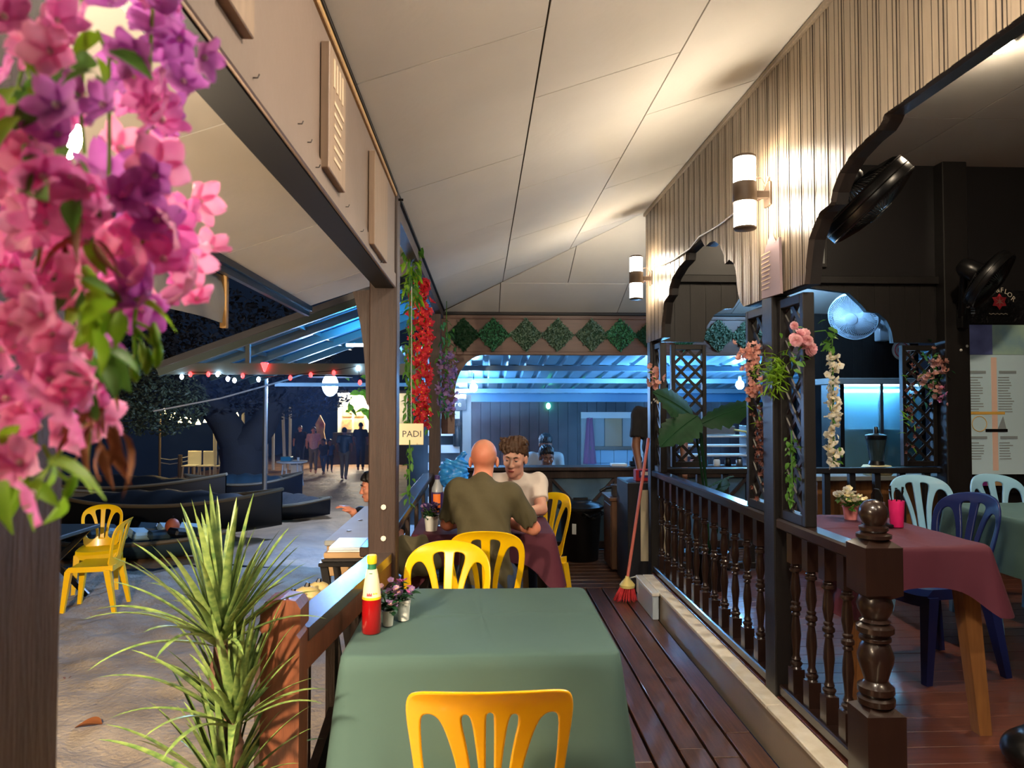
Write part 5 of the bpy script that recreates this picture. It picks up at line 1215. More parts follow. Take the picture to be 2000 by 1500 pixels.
p = at(893, 847, 11.31); t = thing('fire_extinguisher', 'dark fire extinguisher in front of the slatted shelf', 'extinguisher', p); MB().lathe([(.06, -.2), (.065, -.19), (.065, .05), (.03, .1), (.02, .12)], 14).build('cylinder', 'boat_dark', t, True); MB().bar((-.02, 0, .14), (.07, 0, .16), .02, .03).build('lever', 'metal_dark', t)
p = at(893, 789, 11.3); t = thing('kitchen_sign', 'blue-lit sign with white lettering above the slatted shelf', 'sign', p); MB().cbox(-.3, .14, 0, .03, -.1, .1, .004).build('board', 'navy_plank', t); place(text_mesh('lettering', 'Centre', .13, 'white_plastic'), 'lettering', t, (-.12, -.004, 0), (pi/2, 0, 0))
p = at(896, 775, 10.6); t = thing('tube_light', 'short fluorescent tube above the kitchen sign', 'tube lamp', p); MB().tube([(-.12, 0, 0), (.10, 0, 0)], .018, 8).build('tube', 'tube_cool', t); MB().box(-.13, .11, .01, .03, .015, .035).build('fitting', 'white_plastic', t)
p = at(925, 757, 9.3); t = thing('bare_bulb', 'bare white bulb hanging in the smoky kitchen', 'bulb', p); MB().ell((0, 0, 0), (.05, .05, .055), 16, 10).build('bulb', 'bulb_cool', t, True); MB().lathe([(.02, .05), (.02, .1), (.015, .11)], 10).build('socket', 'white_plastic', t); MB().tube([(0, 0, .1), (0, 0, .2)], .006, 5).build('cord', 'metal_dark', t)
p = at(1278, 772, 8.6); t = thing('bare_bulb', 'bare white kitchen bulb hidden by the black end post', 'bulb', p); MB().ell((0, 0, 0), (.06, .06, .065), 16, 10).build('bulb', 'bulb_cool', t, True); MB().lathe([(.02, .06), (.02, .1), (.015, .11)], 10).build('socket', 'white_plastic', t)
p = Vector((3.2, 8.7, 1.75)); t = thing('bare_bulb', 'bare white kitchen bulb lighting the roof behind the arch', 'bulb', p); MB().ell((0, 0, 0), (.05, .05, .055), 16, 10).build('bulb', 'bulb_cool', t, True); MB().lathe([(.02, .05), (.02, .1), (.015, .11)], 10).build('socket', 'white_plastic', t)
p = at(1071, 793, 11.5); t = thing('pilot_lamp', 'tiny green lamp glowing on the kitchen wall', 'lamp', p); MB().ell((0, 0, 0), (.035, .03, .05), 10, 7).build('lens', 'green_glow', t, True)
wx0, wx1, wz0, wz1 = at(1150, 900, 11.3).x, at(1236, 900, 11.3).x, at(1190, 905, 11.3).z, at(1190, 810, 11.3).z
t = struct(MB().box(wx0-.10, wx1+.2, 11.44, 11.5, wz1-.06, wz1+.04).build('window_1', 'white_paint'), 'white framed kitchen hatch with tiled lower half')
MB().box(wx0-.10, wx0-.0, 11.44, 11.5, -.4, wz1-.06).build('window_frame', 'grey_paint', t); MB().box(wx1+.1, wx1+.2, 11.44, 11.5, -.4, wz1-.06).build('window_frame', 'white_paint', t)
zm = at(1190, 873, 11.3).z
for k in range(3): MB().cbox(wx0+k*.29, wx0+.28+k*.29, 11.47, 11.5, zm, wz1-.06, .006).build('pane', ['grey_paint', 'carton', 'grey_paint'][k], t)
MB().box(wx0, wx1+.1, 11.42, 11.5, zm-.05, zm).build('window_sill', 'boat_rim', t)
for k in range(4):
    for j in range(3): MB().cbox(wx0+k*.22, wx0+.214+k*.22, 11.48, 11.5, zm-.27-.22*j, zm-.056-.22*j, .004).build('tile', 'lightblue_plastic', t)
p = at(1152, 855, 11.41); t = thing('apron', 'plum coloured apron hanging by the kitchen hatch', 'apron', p)
MB().grid(lambda u, v: ((-.05+.1*u)*(1+1.2*(1-v)), .02*sin(14*u), -.42+.74*v), 14, 8).build('cloth', 'plum_cloth', t, True)
MB().lathe([(.012, 0), (.012, -.03)], 8, (0, .02, .32), ax='y').build('hook', 'metal_grey', t)

# ================================================================ PLANTS AND FLOWERS
# spiky plant outside the rail: three rosettes on one stem
t = thing('spiky_plant', 'tall yucca-like plant with three rosettes of sword leaves beside the newel', 'plant', (-.74, 2.0, -.45)); o = Vector(t.location)
def sword(L, W, curve, tw):
    b = MB()
    def f(u, v):
        w_ = W*(min(1, (v+.05)*5)*(1-v)**.55)*(2*u-1); x = w_*cos(tw*v); r_ = L*v
        return (x, r_*cos(curve*v*v), .45*abs(w_)+w_*sin(tw*v)*.3-r_*sin(curve*v*v))
    b.grid(f, 2, 12); return b.mesh('leaf', 'leaf_spike', 75)
sw = [sword(.40, .0185, c, tw) for c, tw in ((.03, .3), (.09, -.4), (.16, .5), (.30, -.3))]
r_ = random.Random(31)
for (px, py, n, sc, tilt0) in ((430, 1262, 60, .88, 0), (458, 1418, 52, .80, .1), (440, 1560, 40, .84, 0)):
    c = at(px, py, 2.0)-o
    for k in range(n):
        f_ = k/n; elev = R(88-62*f_+r_.uniform(-7, 7)); az = k*2.399+r_.uniform(-.2, .2)
        m_ = sw[min(3, int(f_*3.2+r_.random()*.8))]
        place(m_, 'leaf', t, c+Vector((.018*cos(az+pi/2), .018*sin(az+pi/2), .05*(1-f_))), (elev, 0, az), sc*r_.uniform(.78, 1.12)*(1-.32*max(0, -sin(az))*cos(elev)))
    place(MB().lathe([(.022, -.13), (.027, -.12), (.021, -.10), (.027, -.085), (.021, -.065), (.026, -.05), (.018, -.03), (.016, .03)], 12).mesh('leaf_scars', 'stem_red', 60), 'leaf_scars', t, c)
MB().tube([(0, 0, 0), at(445, 1700, 2.0)-o, at(455, 1500, 2.0)-o, at(452, 1400, 2.0)-o, at(432, 1250, 2.0)-o], [.03, .026, .022, .02, .016], 10).build('stem', 'stem_bark', t, True)

# foreground garland of pink bougainvillea-like flowers
t = thing('flower_garland', 'big garland of pink and purple artificial flowers in front of the near post', 'flower garland', at(120, -60, .53)); o = Vector(t.location)
r_ = random.Random(11)
FM = [flower_mesh('flower', m, 5, .022, cu, wd, 'petal_white', 6) for m, cu, wd in (('petal_pink', .25, .40), ('petal_rose', .45, .44), ('petal_purple', .3, .38), ('petal_pink', .8, .42), ('petal_purple', .9, .38))]
clus = [(40, 30, 'p'), (110, 40, 'p'), (60, 110, 'p'), (250, 15, 'v'), (330, 20, 'v'), (320, 75, 'v'), (365, 105, 'v'), (290, 120, 'v'), (250, 185, 'v'), (310, 190, 'v'), (340, 190, 'v'), (280, 245, 'v'), (150, 215, 'v'), (110, 235, 'v'), (20, 240, 'p'), (30, 300, 'p'),
        (280, 300, 'p'), (270, 360, 'v'), (245, 385, 'v'), (350, 430, 'p'), (370, 455, 'p'), (300, 410, 'v'), (130, 350, 'p'), (90, 375, 'p'), (40, 370, 'p'), (85, 440, 'p'), (130, 460, 'p'), (30, 460, 'p'), (150, 400, 'p'),
        (230, 480, 'p'), (290, 490, 'p'), (330, 500, 'p'), (260, 540, 'p'), (310, 560, 'p'), (340, 585, 'p'), (240, 590, 'p'), (275, 620, 'v'), (40, 540, 'p'), (95, 570, 'p'), (140, 560, 'p'), (60, 620, 'p'), (120, 640, 'p'),
        (30, 690, 'p'), (85, 700, 'p'), (140, 720, 'p'), (160, 770, 'p'), (100, 770, 'p'), (40, 770, 'p'), (70, 830, 'p'), (130, 830, 'p'), (30, 860, 'p'), (50, 900, 'p'), (15, 620, 'p'), (170, 690, 'v'), (200, 520, 'p')]
for x, y, c in clus:
    for _ in range(3):
        p = at(x+r_.gauss(0, 24), y+r_.gauss(0, 24), r_.uniform(.44, .56) if x < 170 else r_.uniform(.50, .66))-o
        m_ = FM[r_.choice([0, 1, 3, 0, 1])] if c == 'p' else FM[r_.choice([2, 4, 2, 0])]
        place(m_, 'flower', t, p, (R(90)+r_.uniform(-.9, .9), r_.uniform(-.9, .9), r_.uniform(-1.2, 1.2)), r_.uniform(.75, 1.12)*(.86 if x < 170 else .95))
lg = [leaf_mesh('leaf', 'leaf_green', .045, .012, .4, .3), leaf_mesh('leaf', 'leaf_lime', .05, .011, .4, .5), leaf_mesh('leaf', 'leaf_brown', .05, .006, .5, .6)]
for x, y, n, k in ((170, 95, 4, 1), (100, 150, 4, 0), (60, 190, 5, 0), (190, 130, 4, 0), (70, 230, 4, 1), (110, 310, 7, 0), (60, 310, 4, 0), (120, 390, 4, 0), (180, 490, 6, 1), (160, 540, 4, 0), (175, 580, 6, 1), (190, 630, 6, 1), (205, 600, 4, 1), (200, 680, 5, 0), (170, 720, 4, 0), (150, 750, 3, 0), (60, 880, 4, 1), (30, 920, 4, 1), (110, 905, 4, 1), (170, 430, 3, 2), (165, 460, 4, 2), (195, 760, 6, 2), (205, 800, 7, 2), (190, 850, 6, 2), (40, 150, 4, 1), (15, 180, 3, 0)):
    for _ in range(n): place(lg[k], 'leaf', t, at(x+r_.gauss(0, 20), y+r_.gauss(0, 22), r_.uniform(.44, .55))-o, (r_.uniform(-1.4, -.2), r_.uniform(-.8, .8), r_.uniform(0, 6.28)), r_.uniform(.45, .75))
for pts in (((40, -40), (38, 60), (45, 130), (30, 190)), ((40, 110), (62, 160), (66, 215)), ((160, -20), (163, 120), (158, 220), (165, 300)), ((190, 60), (213, 115), (214, 260), (212, 420)), ((213, 115), (240, 113), (262, 116)), ((120, -40), (110, 300), (60, 600), (70, 900)), ((300, -30), (290, 200), (280, 460), (262, 640)), ((170, 420), (190, 560), (185, 760), (170, 900)), ((120, 880), (90, 920), (40, 925), (0, 935)), ((60, 860), (52, 920), (58, 965)), ((85, 870), (110, 920), (140, 945))):
    MB().tube([at(x, y, .53)-o for x, y in pts], .0014, 5).build('stem', 'leaf_lime', t, True)
bud = MB().lathe([(.001, -.012), (.0035, -.008), (.004, 0), (.0015, .008)], 8).mesh('bud', 'leaf_lime', True)
for x, y in ((264, 715), (280, 690), (287, 700), (308, 688), (302, 650), (57, 965), (140, 945), (66, 215), (290, 372), (305, 385), (285, 372)): place(bud, 'bud', t, at(x, y, .53)-o, (r_.uniform(-.3, .3), r_.uniform(-.3, .3), 0))
for a, b in (((262, 640), (264, 705)), ((262, 640), (282, 680)), ((265, 640), (306, 680)), ((268, 630), (300, 645))): MB().tube([at(*a, .53)-o, at(*b, .53)-o], .0012, 4).build('stem', 'leaf_lime', t)

def hang(label, px, Y, y0, y1, w_, fm, lm_, nf, nl, fs, ls, seed, f0=0, lead=None, dx=.0, name='flower_garland', cat='flower garland'):
    p0 = at(px, y0, Y); t = thing(name, label, cat, p0); r_ = random.Random(seed); Lz = p0.z-at(px, y1, Y).z
    if lead is None: lead = (2.405 if p0.x < -.39 else 2.5)-p0.z
    MB().tube([(0, 0, lead), (0, 0, 0), (dx*.5, 0, -Lz*.5), (dx, 0, -Lz)], .004, 5).build('stem', 'leaf_green', t)
    for i in range(nf):
        v = f0+(1-f0)*(i+r_.random())/nf; a = r_.uniform(0, 6.28); q = w_*math.sqrt(r_.random())*(.75 if v > .9 or v < f0+.08 else 1)
        place(r_.choice(fm), 'flower', t, (dx*v+q*cos(a), q*sin(a), -Lz*v), (r_.uniform(0, 3), r_.uniform(-1, 1), r_.uniform(0, 6)), fs*r_.uniform(.7, 1.25))
    for i in range(nl):
        v = r_.random(); a = r_.uniform(0, 6.28); q = w_*r_.random()
        place(r_.choice(lm_), 'leaf', t, (dx*v+q*cos(a), q*sin(a), -Lz*v), (r_.uniform(-1.5, .3), r_.uniform(-.5, .5), a), ls*r_.uniform(.7, 1.3))
    return t
fr = [flower_mesh('flower', 'petal_red', 5, .03, .5, .4, 'label_yellow', 3)]
lv = [leaf_mesh('leaf', 'leaf_lime', .055, .010, .3, .5, 3), leaf_mesh('leaf', 'leaf_green', .05, .011, .3, .4, 3)]
ld = [leaf_mesh('leaf', 'leaf_ivy', .05, .012, .3, .4, 3)]
hang('hanging garland of red flowers beside the timber post', 822, 4.9, 545, 838, .075, fr, lv, 260, 60, 1.0, 1.0, 3)
hang('lime green fern garland above the red flowers', 806, 4.5, 470, 590, .055, [lv[0].copy()], lv, 0, 110, 1, 1.3, 4, name='leaf_garland', cat='leaf garland')
hang('thin green leaf garland hanging left of the red flowers', 800, 4.4, 560, 830, .035, fr, lv[1:], 0, 130, 1, .9, 5, name='leaf_garland', cat='leaf garland')
hang('single trailing green vine below the lettered sign', 800, 4.2, 866, 985, .02, fr, lv[1:], 0, 26, 1, .9, 6, lead=.02, name='leaf_garland', cat='leaf garland')
hang('purple flower garland hanging on the far corner post', 872, 6.85, 622, 808, .10, [flower_mesh('flower', 'petal_lilac', 5, .026, .5, .45, None, 3)], ld+lv[1:], 110, 80, 1.0, 1.4, 7, f0=.35)
# leafy diamonds along the back fascia
r_ = random.Random(77)
for i, x in enumerate((-.19, .12, .46, .79, 1.15, 1.45, 1.78, 2.12, 2.49, 2.80, 3.12, 3.45)):
    m_ = ['leaf_dark', 'leaf_ivy', 'leaf_ivy_grey', 'leaf_ivy_grey', 'leaf_ivy_grey', 'leaf_ivy'][i % 6]
    t = thing('leaf_mat', ['dark green', 'glossy mid green', 'grey-flecked green', 'grey-flecked green', 'ragged grey-green', 'bright plain green'][i % 6]+' diamond mat of artificial leaves, '+['first', 'second', 'third', 'fourth', 'fifth', 'sixth', 'seventh', 'eighth', 'ninth', 'tenth', 'eleventh', 'twelfth'][i]+' along the back fascia', 'leaf mat', (x, 7.40, 2.23), 0, 'leaf mats on the back fascia')
    d = .175
    MB().prism([(-d, -.004, 0), (0, -.004, -d), (d, -.004, 0), (0, -.004, d)], (0, -.012, 0)).build('backing', 'leaf_dark', t)
    b = MB()
    for _ in range(340):
        u, v = r_.uniform(-1, 1), r_.uniform(-1, 1); p = Vector(((u+v)*.5*d*1.04, -.016-r_.random()*.028, (u-v)*.5*d*1.04)); s = r_.uniform(.012, .022)
        e = Euler((r_.uniform(-1, 1), r_.uniform(-1, 1), r_.uniform(-1, 1))).to_matrix() @ Euler((0, r_.uniform(0, 6.28), 0)).to_matrix()
        b.add([p+e@Vector(q)*s for q in ((0, 0, -1), (.4, -.15, 0), (0, 0, 1), (-.4, -.15, 0))], [(0, 1, 2, 3)])
    stuff(b.build('foliage', m_, t))
# flower arrangements on the black posts and lattice
def spray(label, name, items, seed, cat='flowers', base=None):
    p0 = at(items[0][0], items[0][1], items[0][2]); t = thing(name, label, cat, base or p0); o = Vector(t.location); r_ = random.Random(seed)
    for px, py, Y, sx, sy, ms, n, s, kind in items:
        for _ in range(n):
            p = at(px+r_.gauss(0, sx), py+r_.gauss(0, sy), Y+r_.uniform(-.05, .05))-o
            place(r_.choice(ms), kind, t, p, (R(70)+r_.uniform(-.9, .9), r_.uniform(-.8, .8), r_.uniform(-1.5, 1.5)) if kind != 'leaf' else (r_.uniform(-1.2, 1.2), r_.uniform(-1, 1), r_.uniform(0, 6.28)), s*r_.uniform(.75, 1.25))
    return t
def rose_mesh(m, r=.03):
    b = MB()
    for n, rr, cu, z0, tw in ((6, 1.0, .35, 0, 0), (6, .82, .75, .004, .5), (5, .6, 1.2, .006, .2), (4, .4, 1.9, .008, .8), (3, .22, 3.2, .008, .3)):
        for k in range(n):
            a = 2*pi*k/n+tw
            def f(u, v):
                q = r*rr*v; w_ = r*rr*.62*sin(pi*min(v*.9+.08, .9))**.6*(2*u-1); z = z0+cu*q*(v**.6)-.3*r*rr*max(v-.75, 0)+.2*abs(w_)*v
                return (q*cos(a)-w_*sin(a), q*sin(a)+w_*cos(a), z)
            b.grid(f, 4, 5)
    return b.mesh('rose', m, 80)
rose = rose_mesh('petal_blush'); co = flower_mesh('flower', 'petal_coral', 5, .014, .6, .4, None, 3); cr = flower_mesh('flower', 'petal_coral', 6, .017, .9, .5, 'metal_dark', 3)
wh = flower_mesh('flower', 'petal_white', 5, .024, .3, .6, 'label_yellow', 3); br_ = flower_mesh('flower', 'petal_brown', 5, .012, .8, .3, None, 3); pe = flower_mesh('flower', 'petal_coral', 6, .02, .6, .5, None, 3)
needle = leaf_mesh('leaf', 'leaf_lime', .05, .004, .3, .5, 3); smallg = leaf_mesh('leaf', 'leaf_green', .035, .010, .3, .4, 3)
spray('bunch of blush pink roses on the black post', 'rose_bunch', [(1563, 646, 2.86, 9, 9, [rose], 6, .8, 'rose'), (1570, 672, 2.85, 11, 8, [rose], 7, .85, 'rose'), (1548, 672, 2.87, 14, 14, [smallg], 12, .9, 'leaf'), (1560, 705, 2.87, 8, 10, [smallg, needle], 8, 1, 'leaf')], 5)
spray('spray of small coral flowers on the lattice bracket by the post', 'flower_spray', [(1468, 692, 3.4, 12, 11, [co], 60, 1, 'flower'), (1465, 712, 3.4, 14, 10, [co], 20, .8, 'flower'), (1475, 720, 3.4, 10, 12, [needle], 12, .8, 'leaf')], 6)
spray('cluster of rust orange cup flowers below the coral spray', 'flower_spray', [(1472, 762, 3.38, 9, 11, [cr], 26, 1, 'flower'), (1485, 765, 3.4, 9, 12, [needle], 8, .8, 'leaf')], 7)
spray('tuft of lime green fern leaves on the black post', 'fern_tuft', [(1517, 722, 3.12, 13, 16, [needle], 150, 1.0, 'leaf'), (1505, 735, 3.14, 10, 10, [needle], 40, .9, 'leaf')], 8, 'fern')
spray('dried brown flower bundle hanging on the lattice bracket', 'dried_flowers', [(1490, 850, 3.38, 9, 26, [br_], 90, 1, 'flower'), (1492, 905, 3.38, 7, 28, [br_], 50, 1, 'flower'), (1488, 815, 3.38, 10, 10, [needle], 14, .8, 'leaf')], 9)
hang('green ivy strand hanging down the lattice by the post', 1546, 2.98, 850, 985, .022, [wh], [smallg], 0, 60, 1, .8, 10, lead=.02, name='ivy_strand', cat='ivy')
hang('white orchid garland hanging behind the lattice bracket', 1626, 3.05, 690, 912, .03, [wh], [smallg], 95, 10, .68, .8, 11, lead=.02)
MB().tube([(0, 0, 0), (0, 0, .06), (-.03, 0, .10), (at(1600, 660, 3.05).x-at(1626, 690, 3.05).x-.06, 0, .09)], .003, 5).build('stalk', 'leaf_green', bpy.data.objects['flower_garland.003'])
spray('green leaves above the white orchid garland', 'leaf_spray', [(1618, 662, 3.05, 7, 20, [smallg, lv[1]], 22, .9, 'leaf')], 12, 'leaves')
spray('orange silk flowers at the black end post', 'flower_spray', [(1278, 738, 5.3, 8, 9, [pe], 14, 1.3, 'flower'), (1276, 735, 5.3, 9, 12, [smallg], 10, 1, 'leaf'), (1284, 780, 5.3, 6, 12, [wh], 8, .5, 'flower')], 13)
spray('peach and pink flower spray on the far lattice panel', 'flower_spray', [(1832, 712, 5.5, 12, 12, [pe], 26, 1.1, 'flower'), (1812, 740, 5.5, 10, 8, [pe], 16, 1.1, 'flower'), (1828, 765, 5.5, 10, 12, [pe], 14, 1.0, 'flower'), (1845, 770, 5.48, 4, 10, [FM[1]], 5, 1.0, 'flower'), (1825, 740, 5.52, 14, 28, [smallg, ld[0]], 70, 1.1, 'leaf')], 14)
spray('dry mauve feathery grass hanging left of the peach flowers', 'dried_grass', [(1780, 800, 5.5, 7, 45, [br_, needle], 60, 1.4, 'flower')], 15, 'dried grass')
# monstera
def monstera(L, W):
    b = MB()
    n = 18
    def half(s):
        vs, fs = [], []
        for i in range(n+1):
            v = i/n; w_ = W*sin(pi*min(v**.75*1.0, 1))**.8
            cutn = .86 if (i % 3 == 2 and .2 < v < .95) else 1
            for j in range(5):
                u = j/4*cutn; vs.append((s*w_*u, L*v+.10*w_*u, .10*w_*u-.35*L*v*v*.6-.25*(w_*u)**2/W+.010*sin(v*50)*u))
        for i in range(n):
            for j in range(4): a = i*5+j; fs.append((a, a+1, a+6, a+5))
        b.add(vs, fs)
    half(1); half(-1); b.tube([(0, L*k/8, -.21*L*(k/8)**2+.002) for k in range(9)], .004, 5); return b.mesh('leaf', 'leaf_dark', 80)
mo = monstera(.42, .17)
t = thing('monstera_plant', 'large dark monstera leaves in front of the end lattice', 'plant', (1.62, 5.05, .19)); o = Vector(t.location)
MB().lathe([(.10, 0), (.13, .26), (.14, .27), (.12, .27), (.11, .24), (.001, .23)], 20).build('pot', 'black_plastic', t, True)
for (bx, by, tx, ty, Y, sc, roll) in ((1368, 830, 1465, 775, 4.85, 1.0, .5), (1362, 812, 1300, 850, 4.8, .85, -.5), (1355, 815, 1290, 755, 4.95, .85, -1.0), (1385, 950, 1428, 920, 4.6, .45, .2), (1400, 955, 1415, 945, 4.5, .35, 1.2)):
    a, b = at(bx, by, Y)-o, at(tx, ty, Y-.12)-o; d = (b-a).normalized()
    ql = d.to_track_quat('Y', 'Z'); q = place(mo, 'leaf', t, a, (0, 0, 0), sc); q.rotation_mode = 'QUATERNION'; from mathutils import Quaternion
    q.rotation_quaternion = ql @ Quaternion((0, 1, 0), roll)
    MB().tube([(0, 0, .22), (a.x*.4, a.y*.6, a.z*.6), a], .008, 6).build('stalk', 'leaf_dark', t, True)

# ================================================================ PEOPLE
V3 = Vector
def head_parts(hair=None, neck=None, k=1.0, h=.0045):
    """head in its own frame: face looks to -Y, origin between the ears. returns (V,F) skin and optional hair"""
    pr = [('e', (0, .018, .035), (.073, .092, .083), None, .02), ('e', (0, -.028, -.03), (.057, .062, .083), None, .03), ('e', (0, -.040, -.078), (.042, .045, .036), None, .03), ('e', (0, -.074, -.100), (.019, .017, .015), None, .02),
          ('c', (0, -.084, .012), (0, -.105, -.032), .008, .012, .012), ('e', (-.011, -.096, -.036), (.009, .011, .008), None, .008), ('e', (.011, -.096, -.036), (.009, .011, .008), None, .008),
          ('c', (-.038, -.074, .027), (.038, -.074, .027), .011, .011, .015), ('e', (-.040, -.066, -.022), (.02, .02, .018), None, .02), ('e', (.040, -.066, -.022), (.02, .02, .018), None, .02),
          ('e', (-.030, -.094, .006), (.017, .016, .010), None, .010, True), ('e', (.030, -.094, .006), (.017, .016, .010), None, .010, True),
          ('e', (0, -.088, -.062), (.023, .011, .0055), None, .006), ('e', (0, -.086, -.073), (.019, .011, .0065), None, .006),
          ('e', (-.076, .012, -.012), (.009, .019, .031), (0, 0, .35), .006), ('e', (.076, .012, -.012), (.009, .019, .031), (0, 0, -.35), .006)]
    if neck is not None: pr.append(('c', (0, .03, -.06), tuple(neck), .052, .06, .03))
    return soft(pr, h, .02)
def xform(VF, mtx):
    A = np.array(mtx.to_3x3()); return (VF[0]@A.T+np.array(mtx.translation), VF[1])
def hand_prims(w, d, nrm, curl=.5, side=1):
    """palm and five fingers from wrist w along d; nrm is the back of the hand"""
    w, d, nrm = V3(w), V3(d).normalized(), V3(nrm).normalized(); s = d.cross(nrm)*side; nrm = s.cross(d)*side
    pr = [('c', w, w+d*.045, .024, .026, .012), ('c', w+d*.05+s*.022, w+d*.075+s*.024, .014, .013, .012), ('c', w+d*.05-s*.022, w+d*.072-s*.024, .014, .013, .012), ('c', w+d*.04, w+d*.08, .018, .014, .012)]
    for k, L in enumerate((.062, .074, .07, .054)):
        b = w+d*.08+s*(.029-.019*k); m = b+(d*cos(curl*.6)-nrm*sin(curl*.6))*L*.5; e = m+(d*cos(curl*1.7)-nrm*sin(curl*1.7))*L*.5
        pr += [('c', b, m, .0088, .0082, .004), ('c', m, e, .0082, .007, .004)]
    b = w+d*.03+s*.03; m = b+(d*.6+s*.6-nrm*.3).normalized()*.036; e = m+(d*.9+s*.1-nrm*.3).normalized()*.03
    return pr+[('c', b, m, .012, .0105, .01), ('c', m, e, .0105, .008, .004)]
def person(label, J, mats, hair, head_rot, h=.011, seated=True, face=True, fine=True, hem=None, hands=True, build=1.0, sleeve=.55, name='person', shirt_ripple=True, legs=True):
    """J: joints in world metres. mats: skin, shirt, trousers, hair"""
    t = thing(name, label, 'person', (J['pelvis'][0], J['pelvis'][1], J.get('base', 0))); o = np.array(t.location)
    g = {k: (V3(v) if k in ('tl', 'tr') else V3(v)-V3(t.location)) for k, v in J.items() if k != 'base'}
    P, Cc, N = g['pelvis'], g['chest'], g['neck']; B = build
    side = (g['sr']-g['sl']).normalized()
    skin = [('c', N-V3((0, 0, .04)), N+(g['head']-N)*.45, .058*B, .05*B, .02), ('c', P, Cc, .085*B, .085*B, .04)]
    for s in 'lr':
        skin += [('c', g['s'+s], g['e'+s], .047*B, .040*B, .015), ('c', g['e'+s], g['w'+s], .040*B, .027*B, .01)]
        if hands: skin += hand_prims(g['w'+s], (g['w'+s]-g['e'+s]) if 'h'+s not in g else g['h'+s]-g['w'+s], (0, 0, 1), .55, 1 if s == 'r' else -1)
        if legs: skin += [('c', g['k'+s], g['a'+s], .05*B, .036*B, .02), ('c', g['a'+s], g['a'+s]+(g['t'+s] if 't'+s in g else V3((0, .13, -.03))), .036*B, .026*B, .02)]
    parts = [soft(skin, min(h, .008) if fine else h, .015)]
    mt = Matrix.Translation(g['head']) @ Euler(head_rot).to_matrix().to_4x4()
    nk = mt.inverted() @ (N+V3((0, 0, -.01)))
    parts.append(xform(head_parts(neck=nk, h=.0045 if fine else .009), mt))
    place(soft_mesh('body', parts, mats[0]), 'body', t)
    # shirt
    hm = hem if hem is not None else P.z-.06
    sh = [('e', Cc+V3((0, 0, -.02)), (.165*B, .118*B, .17*B), None, .05), ('e', (P+Cc)/2, (.150*B, .122*B, .17*B), None, .06), ('e', P+V3((0, 0, .02)), (.158*B, .128*B, .13*B), None, .06), ('c', g['sl'], g['sr'], .062*B, .062*B, .05), ('c', N-V3((0, 0, .05)), N-V3((0, 0, .005)), .085*B, .06*B, .04)]
    for s in 'lr': sh.append(('c', g['s'+s], g['s'+s]+(g['e'+s]-g['s'+s])*sleeve*1.35, .066*B, .062*B, .03, True))
    cz = Cc.z
    rp = (lambda Q: .0055*np.sin(38*(Q[..., 2]-cz)+60*(Q[..., 0]-Cc.x)**2*(6 if True else 1)+2*np.sin(11*Q[..., 0]))*np.clip((cz+.08-Q[..., 2])*5, 0, 1)+.004*np.sin(48*Q[..., 0]+9*Q[..., 2]+2*np.sin(13*Q[..., 2]))) if shirt_ripple else None
    place(soft_mesh('shirt', [soft(sh, h, .03, cut=lambda Q: hm-Q[..., 2], ripple=rp)], mats[1]), 'shirt', t)
    if legs:
        tr = [('e', P, (.155*B, .125*B, .11*B), None, .05)]
        for s in 'lr':
            hp = P+side*(.085 if s == 'r' else -.085)
            tr += [('c', hp, g['k'+s], .082*B, .062*B, .04), ('c', g['k'+s], g['k'+s]+(g['a'+s]-g['k'+s])*.88, .062*B, .05*B, .03, True)]
        place(soft_mesh('trousers', [soft(tr, h*1.2, .03)], mats[2]), 'trousers', t)
    if hair:
        hv = xform(hair, mt); place(soft_mesh('hair', [hv], mats[3]), 'hair', t)
    if face:
        for s in (-1, 1):
            e = MB().ell((s*.030, -.0785, .004), (.0125, .0105, .0085), 12, 8); e.ell((s*.030, -.0882, .002), (.0045, .0015, .0045), 8, 6, 1); e.xf(mt).build('eye', ['eye_white', 'eye_dark'], t, True)
            MB().ell((s*.030, -.0790, .0085), (.0145, .0118, .0075), 12, 8).xf(mt).build('eyelid', mats[0], t, True)
            MB().tube([(s*.014, -.0915, .024), (s*.030, -.090, .030), (s*.046, -.078, .026)], [.0035, .0042, .002], 6).xf(mt).build('eyebrow', mats[3], t, True)
        MB().ell((0, -.0975, -.0665), (.0215, .0035, .0075), 12, 8).xf(mt).build('lips', 'lip', t, True)
    return t
